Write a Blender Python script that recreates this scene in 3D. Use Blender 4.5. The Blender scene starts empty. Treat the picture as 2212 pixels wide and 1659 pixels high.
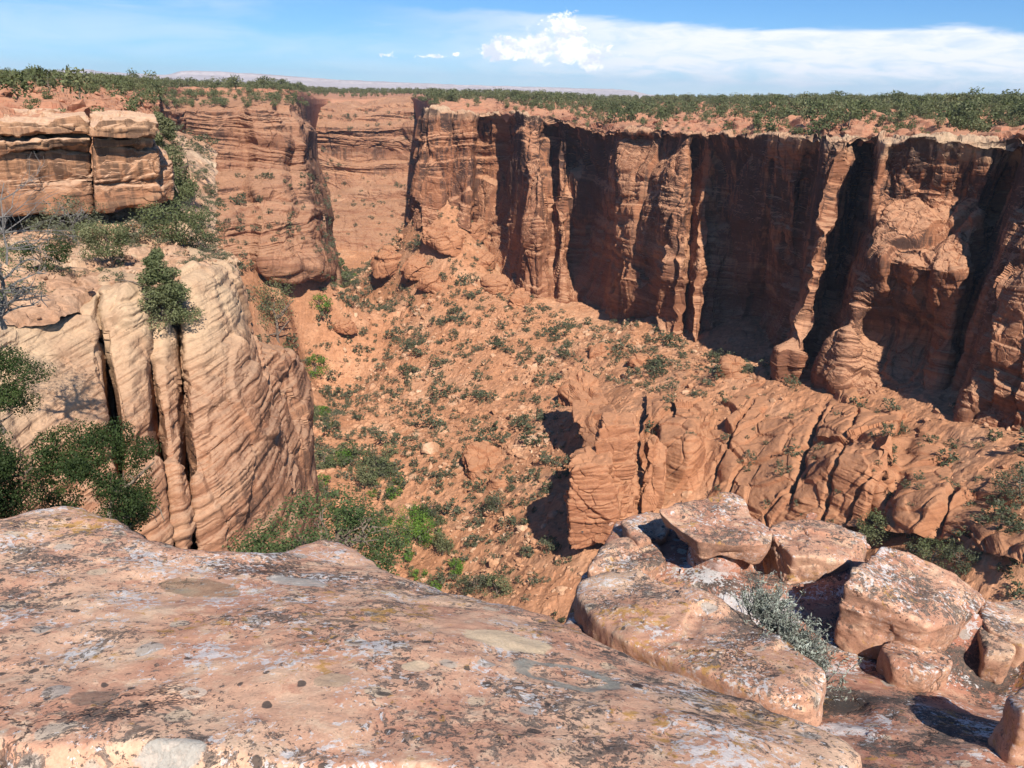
import bpy, bmesh, math, random
import numpy as np
from mathutils import Matrix, Vector

# ---------------------------------------------------------------- camera, sky, sun, exposure
C = bpy.context.scene.collection
SC = bpy.context.scene
F = 1661.0; CX = 1106.0; CY = 829.5          # picture measured on a 2212 x 1659 grid
PITCH = math.radians(20.84); ROLL = math.radians(1.5)
fw = np.array([0, math.cos(PITCH), -math.sin(PITCH)])
r0 = np.array([1.0, 0, 0]); u0 = np.array([0, math.sin(PITCH), math.cos(PITCH)])
rt = r0*math.cos(ROLL) + u0*math.sin(ROLL)
up = -r0*math.sin(ROLL) + u0*math.cos(ROLL)
cam = bpy.data.cameras.new('camera'); camo = bpy.data.objects.new('camera', cam); C.objects.link(camo)
cam.sensor_width = 36; cam.lens = 36*F/2212; cam.clip_end = 60000; cam.clip_start = 0.05
camo.matrix_world = Matrix([[rt[0], up[0], -fw[0], 0], [rt[1], up[1], -fw[1], 0], [rt[2], up[2], -fw[2], 0], [0, 0, 0, 1]])
SC.camera = camo
SUN_EL = 46.0; SUN_AZ = 162.0                 # azimuth of the sun clockwise from the view direction (+Y)
el, az = math.radians(SUN_EL), math.radians(SUN_AZ)
tosun = Vector((math.sin(az)*math.cos(el), math.cos(az)*math.cos(el), math.sin(el)))
sl = bpy.data.lights.new('sun', 'SUN'); sl.energy = 5.0; sl.angle = math.radians(0.53); sl.color = (1, 0.95, 0.87)
so = bpy.data.objects.new('sun', sl); C.objects.link(so); so.rotation_euler = tosun.to_track_quat('Z', 'Y').to_euler()
SC.view_settings.view_transform = 'Standard'; SC.view_settings.look = 'None'
SC.view_settings.exposure = 0.5; SC.view_settings.gamma = 1
SC.cycles.max_bounces = 5; SC.cycles.diffuse_bounces = 1; SC.cycles.volume_bounces = 0
SC.cycles.use_denoising = True
try:
    SC.cycles.denoiser = 'OPENIMAGEDENOISE'; SC.cycles.denoising_prefilter = 'ACCURATE'
except Exception: pass
SC.cycles.use_adaptive_sampling = True; SC.cycles.adaptive_threshold = 0.015

# ---------------------------------------------------------------- node helper
class NT:
    def __init__(s, tree): s.t = tree; s.n = tree.nodes; s.l = tree.links
    def put(s, sock, v):
        if hasattr(v, 'is_linked') or isinstance(v, bpy.types.NodeSocket): s.l.new(v, sock)
        elif v is not None:
            if sock.type == 'RGBA' and not isinstance(v, (int, float)) and len(v) == 3: v = (*v, 1)
            sock.default_value = v
    def math(s, op, a, b=None, c=None, clamp=False):
        n = s.n.new('ShaderNodeMath'); n.operation = op; n.use_clamp = clamp
        for i, v in enumerate((a, b, c)):
            if v is not None: s.put(n.inputs[i], v)
        return n.outputs[0]
    def vm(s, op, a, b=None, sc=None):
        n = s.n.new('ShaderNodeVectorMath'); n.operation = op
        s.put(n.inputs[0], a)
        if b is not None: s.put(n.inputs[1], b)
        if sc is not None: s.put(n.inputs['Scale'], sc)
        return n.outputs['Value'] if op in ('LENGTH', 'DOT_PRODUCT', 'DISTANCE') else n.outputs[0]
    def noise(s, vec, scale=1, detail=4, rough=0.55, lac=2.0, dist=0.0, color=False):
        n = s.n.new('ShaderNodeTexNoise'); s.put(n.inputs['Vector'], vec)
        for k, v in (('Scale', scale), ('Detail', detail), ('Roughness', rough), ('Lacunarity', lac), ('Distortion', dist)): s.put(n.inputs[k], v)
        return n.outputs['Color' if color else 'Fac']
    def voro(s, vec, scale=1, feature='F1', rand=1.0, out='Distance'):
        n = s.n.new('ShaderNodeTexVoronoi'); n.feature = feature; s.put(n.inputs['Vector'], vec); s.put(n.inputs['Scale'], scale)
        s.put(n.inputs['Randomness'], rand); return n.outputs[out]
    def sep(s, v):
        n = s.n.new('ShaderNodeSeparateXYZ'); s.put(n.inputs[0], v); return n.outputs
    def comb(s, x, y, z):
        n = s.n.new('ShaderNodeCombineXYZ')
        for i, v in enumerate((x, y, z)): s.put(n.inputs[i], v)
        return n.outputs[0]
    def sstep(s, v, a, b, lo=0.0, hi=1.0):
        n = s.n.new('ShaderNodeMapRange'); n.interpolation_type = 'SMOOTHSTEP'
        for i, q in enumerate((v, a, b, lo, hi)): s.put(n.inputs[i], q)
        return n.outputs[0]
    def ramp(s, v, stops):
        n = s.n.new('ShaderNodeValToRGB'); e = n.color_ramp.elements
        while len(e) < len(stops): e.new(0.5)
        for q, (p, c) in zip(e, stops): q.position = p; q.color = (*c, 1)
        s.put(n.inputs[0], v); return n.outputs[0]
    def mix(s, f, a, b, mode='MIX'):
        n = s.n.new('ShaderNodeMix'); n.data_type = 'RGBA'; n.blend_type = mode
        s.put(n.inputs[0], f); s.put(n.inputs[6], a); s.put(n.inputs[7], b); return n.outputs[2]
    def bump(s, h, strength, dist, normal=None):
        n = s.n.new('ShaderNodeBump'); s.put(n.inputs['Strength'], strength); s.put(n.inputs['Distance'], dist); s.put(n.inputs['Height'], h)
        if normal is not None: s.put(n.inputs['Normal'], normal)
        return n.outputs[0]

def new_mat(name):
    m = bpy.data.materials.new(name); m.use_nodes = True; m.node_tree.nodes.clear()
    t = NT(m.node_tree)
    o = t.n.new('ShaderNodeOutputMaterial'); b = t.n.new('ShaderNodeBsdfPrincipled')
    b.inputs['Roughness'].default_value = 0.9; b.inputs['Specular IOR Level'].default_value = 0.12
    t.l.new(b.outputs[0], o.inputs[0]); return m, t, b

# world: Nishita sky with a bank of high cloud and one cumulus tower, all in the sky itself
W = bpy.data.worlds.new('World'); SC.world = W; W.use_nodes = True
t = NT(W.node_tree); t.n.clear()
sky = t.n.new('ShaderNodeTexSky'); sky.sky_type = 'NISHITA'; sky.sun_disc = False
sky.sun_elevation = el; sky.sun_rotation = az; sky.altitude = 1900; sky.air_density = 1.0; sky.dust_density = 0.15; sky.ozone_density = 3.0
SKY_STR = 0.071
tc = t.n.new('ShaderNodeTexCoord'); d = t.sep(tc.outputs['Generated'])
AZ = t.math('MULTIPLY', t.math('ARCTAN2', d[0], d[1]), 57.2958)
EL = t.math('MULTIPLY', t.math('ARCSINE', d[2]), 57.2958)
skc = t.mix(1.0, sky.outputs[0], (0.54, 0.88, 1.22), 'MULTIPLY')
p = t.comb(AZ, EL, 0.0)
# high thin sheet spreading right
ps = t.comb(t.math('MULTIPLY', AZ, 0.10), t.math('MULTIPLY', EL, 0.55), 3.3)
n1 = t.noise(ps, 1.0, 6, 0.58, dist=0.6)
n2 = t.noise(t.comb(t.math('MULTIPLY', AZ, 0.35), t.math('MULTIPLY', EL, 1.6), 9.1), 1.0, 6, 0.6, dist=0.5)
topl = t.math('SUBTRACT', 4.62, t.math('MULTIPLY', AZ, 0.022))
wob = t.math('MULTIPLY', t.math('SUBTRACT', n1, 0.5), 2.2)
m_top = t.sstep(t.math('ADD', EL, wob), t.math('SUBTRACT', topl, 0.15), t.math('ADD', topl, 0.45), 1.0, 0.0)
m_az = t.sstep(t.math('ADD', AZ, t.math('MULTIPLY', wob, 3.0)), -14.0, 12.0)
m_low = t.sstep(t.math('ADD', EL, t.math('MULTIPLY', t.math('SUBTRACT', n2, 0.5), 2.4)), 0.5, 2.2)
den = t.math('MULTIPLY', t.math('MULTIPLY', m_top, m_az), t.math('ADD', 0.42, t.math('MULTIPLY', m_low, 0.58)))
den = t.math('MULTIPLY', den, t.sstep(n2, 0.25, 0.6, 0.62, 1.0))
den_left = t.math('MULTIPLY', t.math('MULTIPLY', m_top, t.sstep(n1, 0.35, 0.7)), 0.28)
den = t.math('MAXIMUM', den, den_left)
col = t.mix(t.math('MULTIPLY', den, 0.93), skc, (11.2, 11.3, 11.7))
# cumulus tower and small puffs
def puff(cx, cy, rx, ry, seed, scale, thr=0.0):
    ax = t.math('DIVIDE', t.math('SUBTRACT', AZ, cx), rx); ay = t.math('DIVIDE', t.math('SUBTRACT', EL, cy), ry)
    rr = t.math('SQRT', t.math('ADD', t.math('MULTIPLY', ax, ax), t.math('MULTIPLY', ay, ay)))
    q = t.comb(t.math('MULTIPLY', AZ, scale), t.math('MULTIPLY', EL, scale*1.25), seed)
    nn = t.noise(q, 1.0, 7, 0.62, dist=0.25)
    return t.sstep(t.math('ADD', t.math('SUBTRACT', 1.0, rr), t.math('MULTIPLY', t.math('SUBTRACT', nn, 0.5), 3.2)), 0.15+thr, 0.52+thr), nn
ms = []
for a in ((1.9, 3.0, 3.6, 1.15, 1.1, .55), (3.0, 4.0, 1.6, 1.3, 6.1, .8), (-.9, 2.6, 2.2, .8, 2.2, .8), (3.9, 2.4, 2.4, 1.2, 4.4, .7)):
    ms.append(puff(*a))
for a in ((-9.0, 2.05, 1.0, .28, 7.7, 1.3), (-6.4, 2.1, 1.3, .3, 8.8, 1.2), (-4.5, 2.3, .5, .22, 5.8, 1.5)):
    ms.append(puff(*a, thr=0.15))
mm = ms[0][0]
for q, _ in ms[1:]: mm = t.math('MAXIMUM', mm, q)
sh = t.noise(t.comb(t.math('MULTIPLY', AZ, 1.0), t.math('ADD', t.math('MULTIPLY', EL, 1.3), 0.35), 1.7), 1.0, 6, 0.6)
ccol = t.mix(t.sstep(sh, 0.36, 0.62), (9.0, 9.6, 11.0), (14.2, 14.1, 14.0))
col = t.mix(t.math('MULTIPLY', mm, 0.92), col, ccol)
# low band whitening on the right behind the treeline
bg = t.n.new('ShaderNodeBackground'); t.put(bg.inputs[0], col); bg.inputs[1].default_value = SKY_STR
wo = t.n.new('ShaderNodeOutputWorld'); t.l.new(bg.outputs[0], wo.inputs[0])

# ---------------------------------------------------------------- maths: rays, noise, meshes
def ray(px, py):
    px = np.asarray(px, float); py = np.asarray(py, float)
    return fw + rt*((px-CX)/F)[..., None] + up*((CY-py)/F)[..., None]
def at(px, py, R):                                    # point on the ray at horizontal distance R
    v = ray(px, py); h = np.hypot(v[..., 0], v[..., 1]); return v*(np.asarray(R, float)/h)[..., None]
def atz(px, py, z):
    v = ray(px, py); return v*(np.asarray(z, float)/v[..., 2])[..., None]
def project(P):
    dz = P@fw; dz = np.where(np.abs(dz) < 1e-6, 1e-6, dz)
    return CX+F*(P@rt)/dz, CY-F*(P@up)/dz, dz
rng = np.random.default_rng(7)
PERM = rng.permutation(4096).astype(np.int64)
GR = rng.normal(size=(4096, 3)).astype(np.float32); GR /= np.linalg.norm(GR, axis=1)[:, None]
RND = rng.random((4096, 4)).astype(np.float32)
def hsh(i, j, k): return PERM[(PERM[(PERM[i & 4095]+j) & 4095]+k) & 4095]
def pn(P):                                            # gradient noise, about -0.7..0.7
    P = np.asarray(P, np.float32); I = np.floor(P).astype(np.int64); f = (P-I).astype(np.float32)
    u = f*f*f*(f*(f*6-15)+10); out = np.zeros(len(P), np.float32)
    for a in (0, 1):
        wa = u[:, 0] if a else 1-u[:, 0]
        for b in (0, 1):
            wb = wa*(u[:, 1] if b else 1-u[:, 1])
            for c in (0, 1):
                w = wb*(u[:, 2] if c else 1-u[:, 2])
                g = GR[hsh(I[:, 0]+a, I[:, 1]+b, I[:, 2]+c)]
                out += w*(g[:, 0]*(f[:, 0]-a)+g[:, 1]*(f[:, 1]-b)+g[:, 2]*(f[:, 2]-c))
    return out
def fbm(P, o=4, gain=0.5):
    s = np.zeros(len(P), np.float32); a = 1.0; P = np.asarray(P, np.float32)
    for i in range(o): s += a*pn(P); P = P*2.03+17.3; a *= gain
    return s
def vor(P, facet=0.0, width=.12):
    """cell value (blended over the cell border so the step has a slope the mesh can carry) and distance to the border"""
    P = np.asarray(P, np.float32); I = np.floor(P).astype(np.int64); n = len(P)
    d1 = np.full(n, 9, np.float32); d2 = d1.copy(); v1 = np.zeros(n, np.float32); v2 = v1.copy()
    for a in (-1, 0, 1):
        for b in (-1, 0, 1):
            for c in (-1, 0, 1):
                h = hsh(I[:, 0]+a, I[:, 1]+b, I[:, 2]+c); q = RND[h]
                dx = I[:, 0]+a+q[:, 0]-P[:, 0]; dy = I[:, 1]+b+q[:, 1]-P[:, 1]; dz = I[:, 2]+c+q[:, 2]-P[:, 2]
                d = dx*dx+dy*dy+dz*dz; val = q[:, 3]
                if facet: g = GR[h]; val = (val-.5)*1.7-facet*(g[:, 0]*dx+g[:, 1]*dy+g[:, 2]*dz)
                m = d < d1; m2 = ~m & (d < d2)
                v2 = np.where(m, v1, np.where(m2, val, v2)); d2 = np.where(m, d1, np.where(m2, d, d2)); v1 = np.where(m, val, v1); d1 = np.where(m, d, d1)
    e = np.sqrt(d2)-np.sqrt(d1); k = .5*(1-smooth01(e, 0, width)); return v1*(1-k)+v2*k, e
def smooth01(x, a, b):
    q = np.clip((x-a)/(b-a), 0, 1); return q*q*(3-2*q)

def mesh_obj(name, V, Fq, mat, parent=None, smooth=False, midx=None):
    me = bpy.data.meshes.new(name); V = np.asarray(V, np.float32); Fq = np.asarray(Fq, np.int32)
    me.vertices.add(len(V)); me.vertices.foreach_set('co', V.ravel())
    k = Fq.shape[1]; me.loops.add(Fq.size); me.loops.foreach_set('vertex_index', Fq.ravel())
    me.polygons.add(len(Fq)); me.polygons.foreach_set('loop_start', np.arange(0, Fq.size, k, dtype=np.int32))
    if midx is not None: me.polygons.foreach_set('material_index', np.asarray(midx, np.int32))
    me.polygons.foreach_set('use_smooth', np.full(len(Fq), smooth, bool))
    for m in (mat if isinstance(mat, (list, tuple)) else [mat]): me.materials.append(m)
    me.update(calc_edges=True)
    o = bpy.data.objects.new(name, me); C.objects.link(o)
    if parent: o.parent = parent
    return o
def grid_faces(nu, nv):
    i = np.arange(nu*nv).reshape(nu, nv)
    return np.stack([i[:-1, :-1], i[1:, :-1], i[1:, 1:], i[:-1, 1:]], -1).reshape(-1, 4)
def structure(o): o['kind'] = 'structure'; return o
def stuff(o): o['kind'] = 'stuff'; return o
def tag(o, label, cat, group=None):
    o['label'] = label; o['category'] = cat
    if group: o['group'] = group
    return o
def normals(G):
    du = np.gradient(G, axis=0); dv = np.gradient(G, axis=1); n = np.cross(du, dv)
    return n/(np.linalg.norm(n, axis=2)[..., None]+1e-9)
def gsm(A, s, axis):
    if s <= 0: return A
    r = int(3*s)+1; k = np.exp(-0.5*(np.arange(-r, r+1)/s)**2); k /= k.sum()
    pad = [(0, 0)]*A.ndim; pad[axis] = (r, r); B = np.pad(A, pad, mode='edge')
    return sum(k[i]*np.take(B, range(i, i+A.shape[axis]), axis=axis) for i in range(2*r+1))
def loft(cols, nu, nv, su=2.0, sv=2.0):
    """cols: stations, each a list of rows (px, py, R) with the same row count -> smooth world grid nu x nv"""
    K = np.array(cols, float); U, Vn = K.shape[:2]
    # station spacing follows the picture so that samples are even
    dsu = np.linalg.norm(np.diff(K[:, :, :2], axis=0), axis=2).mean(1)+1; su_ = np.r_[0, np.cumsum(dsu)]
    dsv = np.linalg.norm(np.diff(K[:, :, :2], axis=1), axis=2).mean(0)+1; sv_ = np.r_[0, np.cumsum(dsv)]
    uu = np.linspace(0, su_[-1], nu); vv = np.linspace(0, sv_[-1], nv)
    A = np.stack([[np.interp(vv, sv_, K[i, :, c]) for i in range(U)] for c in range(3)], -1)      # U x nv x 3
    i = np.clip(np.searchsorted(su_, uu)-1, 0, U-2); f = ((uu-su_[i])/(su_[i+1]-su_[i]))[:, None, None]
    B = A[i]*(1-f)+A[i+1]*f
    B = gsm(gsm(B, su, 0), sv, 1)
    return at(B[..., 0], B[..., 1], B[..., 2])
FACET = 1.1
def rockdisp(P, blocks=((14, 24, 2.2), (5, 8, .8), (1.8, 2.2, .3)), strata=((7, .9), (2.2, .45), (.8, .16)), tilt=(0, 0), joint=.5, fine=.15, fs=2.0, warp=4.0, seed=0):
    sp = 0.0
    if P.ndim == 3:
        sp = np.maximum(np.linalg.norm(np.gradient(P, axis=0), axis=2), np.linalg.norm(np.gradient(P, axis=1), axis=2)); sp = gsm(gsm(sp, 3, 0), 3, 1).ravel()
    lim = lambda lam: np.clip(lam/(2.2*sp+1e-6)-.6, 0, 1)
    P = P.reshape(-1, 3)+seed*31.7; D = np.zeros(len(P), np.float32)
    wz = fbm(P/45.0, 3)*warp; cross = pn(np.c_[P[:, :2]/90.0, P[:, 2]/16.0])*1.3
    zz = P[:, 2]-tilt[0]*P[:, 0]-tilt[1]*P[:, 1]+wz+cross*(0.10*(P[:, 0]-P[:, 1]))*0.25
    for lam, amp in strata:
        q = pn(np.c_[P[:, :2]/(lam*22), zz/lam]); D += amp*(smooth01(q, -.18, .06)*1.2-.6+q*.6)*(.15+1.1*smooth01(pn(P/(lam*5)+3.3), -.22, .25))*lim(lam)
    Pw = P+np.stack([fbm(P/9.0+5, 2), fbm(P/9.0+9, 2), fbm(P/9.0+2, 2)], 1)*1.2
    for k, (h, v, amp) in enumerate(blocks):
        Q = np.c_[Pw[:, :2]/h, zz/v if k else Pw[:, 2]/v]+k*7.7
        c, e = vor(Q, FACET, np.clip(5.0*sp/min(h, v), .10, .8)); amp = amp*lim(min(h, v)); D += amp*c
        if joint: D -= joint*amp*(1-smooth01(e, 0.0, .10 if k == 0 else .14))
    D += fine*fbm(P/fs, 4)*lim(fs*.5)
    return D

# ---------------------------------------------------------------- materials: rock, soil, foliage
def rock_mat(name, stops, varnish=.6, tilt=(0, 0), zs=.28, top=(.5, .3, .19), topamt=.5, vz=(-200, 50), dark=(.055, .036, .03), fine=1.0, bump=.5, pale=None, vth=.5):
    m, t, b = new_mat(name)
    g = t.n.new('ShaderNodeNewGeometry'); P = g.outputs['Position']; N = t.sep(g.outputs['Normal'])
    X = t.sep(P); wz = t.math('MULTIPLY', t.math('SUBTRACT', t.noise(P, .022, 3), .5), 14)
    zz = t.math('ADD', t.math('ADD', X[2], wz), t.math('ADD', t.math('MULTIPLY', X[0], -tilt[0]), t.math('MULTIPLY', X[1], -tilt[1])))
    s1 = t.noise(t.comb(t.math('MULTIPLY', X[0], .008), t.math('MULTIPLY', X[1], .008), t.math('MULTIPLY', zz, zs)), 1, 5, .6)
    c = t.ramp(s1, stops)
    s2 = t.noise(t.comb(t.math('MULTIPLY', X[0], .05*fine), t.math('MULTIPLY', X[1], .05*fine), t.math('MULTIPLY', zz, 2.2*fine)), 1, 5, .65)
    c = t.mix(1.0, c, t.ramp(s2, [(.25, (.62, .58, .56)), (.5, (1, 1, 1)), (.75, (1.22, 1.2, 1.16))]), 'MULTIPLY')
    big = t.noise(P, .035, 4, .6)
    c = t.mix(1.0, c, t.ramp(big, [(.3, (.78, .74, .74)), (.55, (1, 1, 1)), (.8, (1.15, 1.12, 1.05))]), 'MULTIPLY')
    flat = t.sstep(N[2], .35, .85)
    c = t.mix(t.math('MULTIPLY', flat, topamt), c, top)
    if pale:
        z0, z1, pc = pale
        c = t.mix(t.math('MULTIPLY', t.sstep(X[2], z0, z1), t.sstep(t.noise(P, .3, 4), .3, .6, .35, .95)), c, pc)
    if varnish:
        st = t.noise(t.comb(t.math('MULTIPLY', X[0], .45*fine), t.math('MULTIPLY', X[1], .45*fine), t.math('MULTIPLY', X[2], .035*fine)), 1, 5, .62)
        st2 = t.noise(t.comb(X[0], X[1], t.math('MULTIPLY', X[2], .35)), .055*fine, 4, .6)
        v = t.math('MULTIPLY', t.sstep(t.math('ADD', st, t.math('MULTIPLY', t.math('SUBTRACT', st2, .5), 1.3)), vth, vth+.16), t.sstep(N[2], .55, .15))
        v = t.math('MULTIPLY', v, t.sstep(X[2], vz[0], vz[1]))
        c = t.mix(t.math('MULTIPLY', v, varnish), c, dark)
    gr = t.noise(P, 1.3*fine, 6, .7)
    c = t.mix(1.0, c, t.ramp(gr, [(.3, (.8, .79, .78)), (.5, (1, 1, 1)), (.7, (1.14, 1.13, 1.12))]), 'MULTIPLY')
    t.put(b.inputs['Base Color'], c)
    h = t.math('ADD', t.math('MULTIPLY', s2, .7), t.math('MULTIPLY', gr, .6))
    t.put(b.inputs['Normal'], t.bump(h, bump, .5/fine))
    return m
FW_ = [(.25, (.23, .105, .06)), (.42, (.36, .185, .108)), (.55, (.28, .13, .075)), (.66, (.42, .24, .15)), (.8, (.31, .15, .09))]
OR = [(.25, (.20, .085, .045)), (.42, (.33, .145, .076)), (.55, (.25, .105, .056)), (.66, (.41, .205, .115)), (.8, (.27, .112, .062))]
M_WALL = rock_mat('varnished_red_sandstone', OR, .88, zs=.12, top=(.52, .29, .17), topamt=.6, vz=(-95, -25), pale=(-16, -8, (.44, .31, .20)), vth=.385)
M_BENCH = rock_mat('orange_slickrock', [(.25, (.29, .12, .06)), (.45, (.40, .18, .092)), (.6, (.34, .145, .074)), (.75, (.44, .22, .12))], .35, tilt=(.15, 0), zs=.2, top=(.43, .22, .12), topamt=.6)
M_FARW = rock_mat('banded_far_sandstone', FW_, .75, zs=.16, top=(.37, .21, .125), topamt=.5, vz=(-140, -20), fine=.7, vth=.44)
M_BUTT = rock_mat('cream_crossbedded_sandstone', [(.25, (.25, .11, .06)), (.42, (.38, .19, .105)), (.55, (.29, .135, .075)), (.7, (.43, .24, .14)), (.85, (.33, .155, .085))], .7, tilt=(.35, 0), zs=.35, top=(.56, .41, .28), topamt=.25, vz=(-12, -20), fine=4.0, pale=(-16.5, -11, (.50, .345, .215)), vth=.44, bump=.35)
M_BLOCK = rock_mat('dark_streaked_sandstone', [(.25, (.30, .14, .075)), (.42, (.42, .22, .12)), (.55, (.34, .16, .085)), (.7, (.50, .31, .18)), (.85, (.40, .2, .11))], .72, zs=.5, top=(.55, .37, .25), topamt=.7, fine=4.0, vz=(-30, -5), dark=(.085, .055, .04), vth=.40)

def soil_mat(name, a, bcol, ccol, sc=1.0, green=None):
    m, t, b = new_mat(name); g = t.n.new('ShaderNodeNewGeometry'); P = g.outputs['Position']
    n1 = t.noise(P, .05*sc, 5, .6); n2 = t.noise(P, .9*sc, 6, .7)
    c = t.ramp(n1, [(.3, a), (.5, bcol), (.7, ccol)])
    c = t.mix(1.0, c, t.ramp(n2, [(.3, (.72, .70, .68)), (.5, (1, 1, 1)), (.72, (1.25, 1.25, 1.25))]), 'MULTIPLY')
    vd = t.voro(P, .45*sc, out='Color'); c = t.mix(.25, c, t.mix(1.0, c, t.ramp(t.sep(vd)[0], [(0, (.6, .55, .52)), (1, (1.5, 1.5, 1.5))]), 'MULTIPLY'))
    if green: c = t.mix(t.sstep(t.noise(P, green[1], 5, .65), .46, .58), c, green[0])
    t.put(b.inputs['Base Color'], c); t.put(b.inputs['Normal'], t.bump(n2, .8, .5/sc)); return m
M_TALUS = soil_mat('orange_talus_soil', (.37, .17, .086), (.44, .215, .115), (.50, .28, .165))
M_PLAT = soil_mat('plateau_soil', (.36, .17, .1), (.40, .23, .14), (.42, .29, .19), .6, green=((.11, .12, .055), .012))
M_LBENCH = soil_mat('ledge_soil', (.36, .19, .11), (.44, .27, .17), (.50, .36, .24), 4.0)

# ================================================================= LARGE STRUCTURE
# --- talus and canyon bottom: one height sheet through measured points
TP = [(985,1270,157),(900,1130,190),(830,1000,228),(700,900,285),(660,800,350),(640,740,395),(700,640,495),(740,590,565),(800,490,760),
 (900,455,425),(1000,455,418),(1060,600,384),(1055,550,424),(1075,575,406),(1035,500,424),(1150,650,348),(1290,695,325),(1420,690,298),(1500,740,270),(1600,775,248),(1700,775,228),
 (820,560,480),(850,640,415),(820,720,370),(1000,560,385),(950,660,360),
 (1000,800,294),(1100,900,240),(1000,1000,215),(1200,1000,193),(1100,1100,178),(1250,1180,143),(1150,1250,140),(1400,800,244),(1300,800,258),(1500,850,206),
 (1250,740,300),(1150,760,292),(900,850,290),(850,780,330),(1700,1120,152),(2000,1180,132),(2150,1250,120),(1300,1300,128),(1500,1150,150),(1850,1100,150),(2300,1250,122),
 (1650,900,190),(1850,950,175),(2100,1000,155),(1450,950,185),(1350,900,200),
 (560,583,344),(480,575,338),(605,586,348),(645,592,358),(690,602,384),(590,680,345),(620,640,358),(520,650,325),(660,690,388),(600,900,275),(560,1000,225),(660,1000,235),(760,1150,190),(800,1300,155),(640,860,315)]
TPw = np.array([at(*q) for q in TP])
ext = [(0, 20, -105), (-70, 40, -62), (70, 30, -90), (-260, 420, -60), (-160, 260, -80), (-120, 160, -70), (-90, 90, -60), (0, 90, -105), (60, 80, -95), (140, 80, -80), (250, 150, -60), (250, 350, -40), (100, 560, -60), (100, 800, -60), (-350, 800, -60), (-250, 640, -70)]
TPw = np.vstack([TPw, np.array(ext, float)])
class TPS:
    def __init__(s, P, lam=1.0):
        n = len(P); s.c = P[:, :2]; d = np.linalg.norm(s.c[:, None]-s.c[None], axis=2)
        K = s.phi(d)+lam*np.eye(n); A = np.c_[np.ones(n), s.c]; M = np.block([[K, A], [A.T, np.zeros((3, 3))]])
        s.w = np.linalg.solve(M, np.r_[P[:, 2], 0, 0, 0])
    @staticmethod
    def phi(d): return np.where(d > 1e-9, d*d*np.log(d+1e-12), 0)
    def __call__(s, x, y):
        sh = np.shape(x); x = np.ravel(x); y = np.ravel(y); o = np.empty(len(x))
        for i in range(0, len(x), 40000):
            d = np.hypot(x[i:i+40000, None]-s.c[:, 0], y[i:i+40000, None]-s.c[:, 1])
            o[i:i+40000] = s.phi(d)@s.w[:-3]+s.w[-3]+s.w[-2]*x[i:i+40000]+s.w[-1]*y[i:i+40000]
        return o.reshape(sh)
TAL = TPS(TPw, 40.0)
def talus_grid(az0, az1, r0_, r1_, na, nr):
    a = np.radians(np.linspace(az0, az1, na)); r = np.exp(np.linspace(math.log(r0_), math.log(r1_), nr))
    A, Rr = np.meshgrid(a, r, indexing='ij'); x = Rr*np.sin(A); y = Rr*np.cos(A); z = TAL(x, y)
    P = np.stack([x, y, z], -1); Q = P.reshape(-1, 3)
    D = fbm(Q/40, 4)*3.0 + fbm(Q/8, 4)*0.9
    gul = pn(np.c_[Q[:, 0]/14+Q[:, 1]/30, Q[:, 1]/60, Q[:, 2]*0]); D -= np.abs(gul)*1.6
    # slickrock ledges cropping out of the slope
    msk = smooth01(fbm(np.c_[Q[:, 0]/38, Q[:, 1]/38, Q[:, 2]*0+3], 3), .18, .42)
    c, e = vor(Q/np.array([5, 5, 3.])); D += msk*(c-.3)*2.2
    c2, e2 = vor(np.c_[Q[:, :2]/1.7, Q[:, 2]*0]); D += (c2-.5)*.55
    P[..., 2] += D.reshape(P.shape[:2]); return P
TG = talus_grid(-56, 50, 34, 900, 900, 700)
structure(mesh_obj('talus_slope', TG.reshape(-1, 3), grid_faces(*TG.shape[:2]), M_TALUS))

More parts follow.
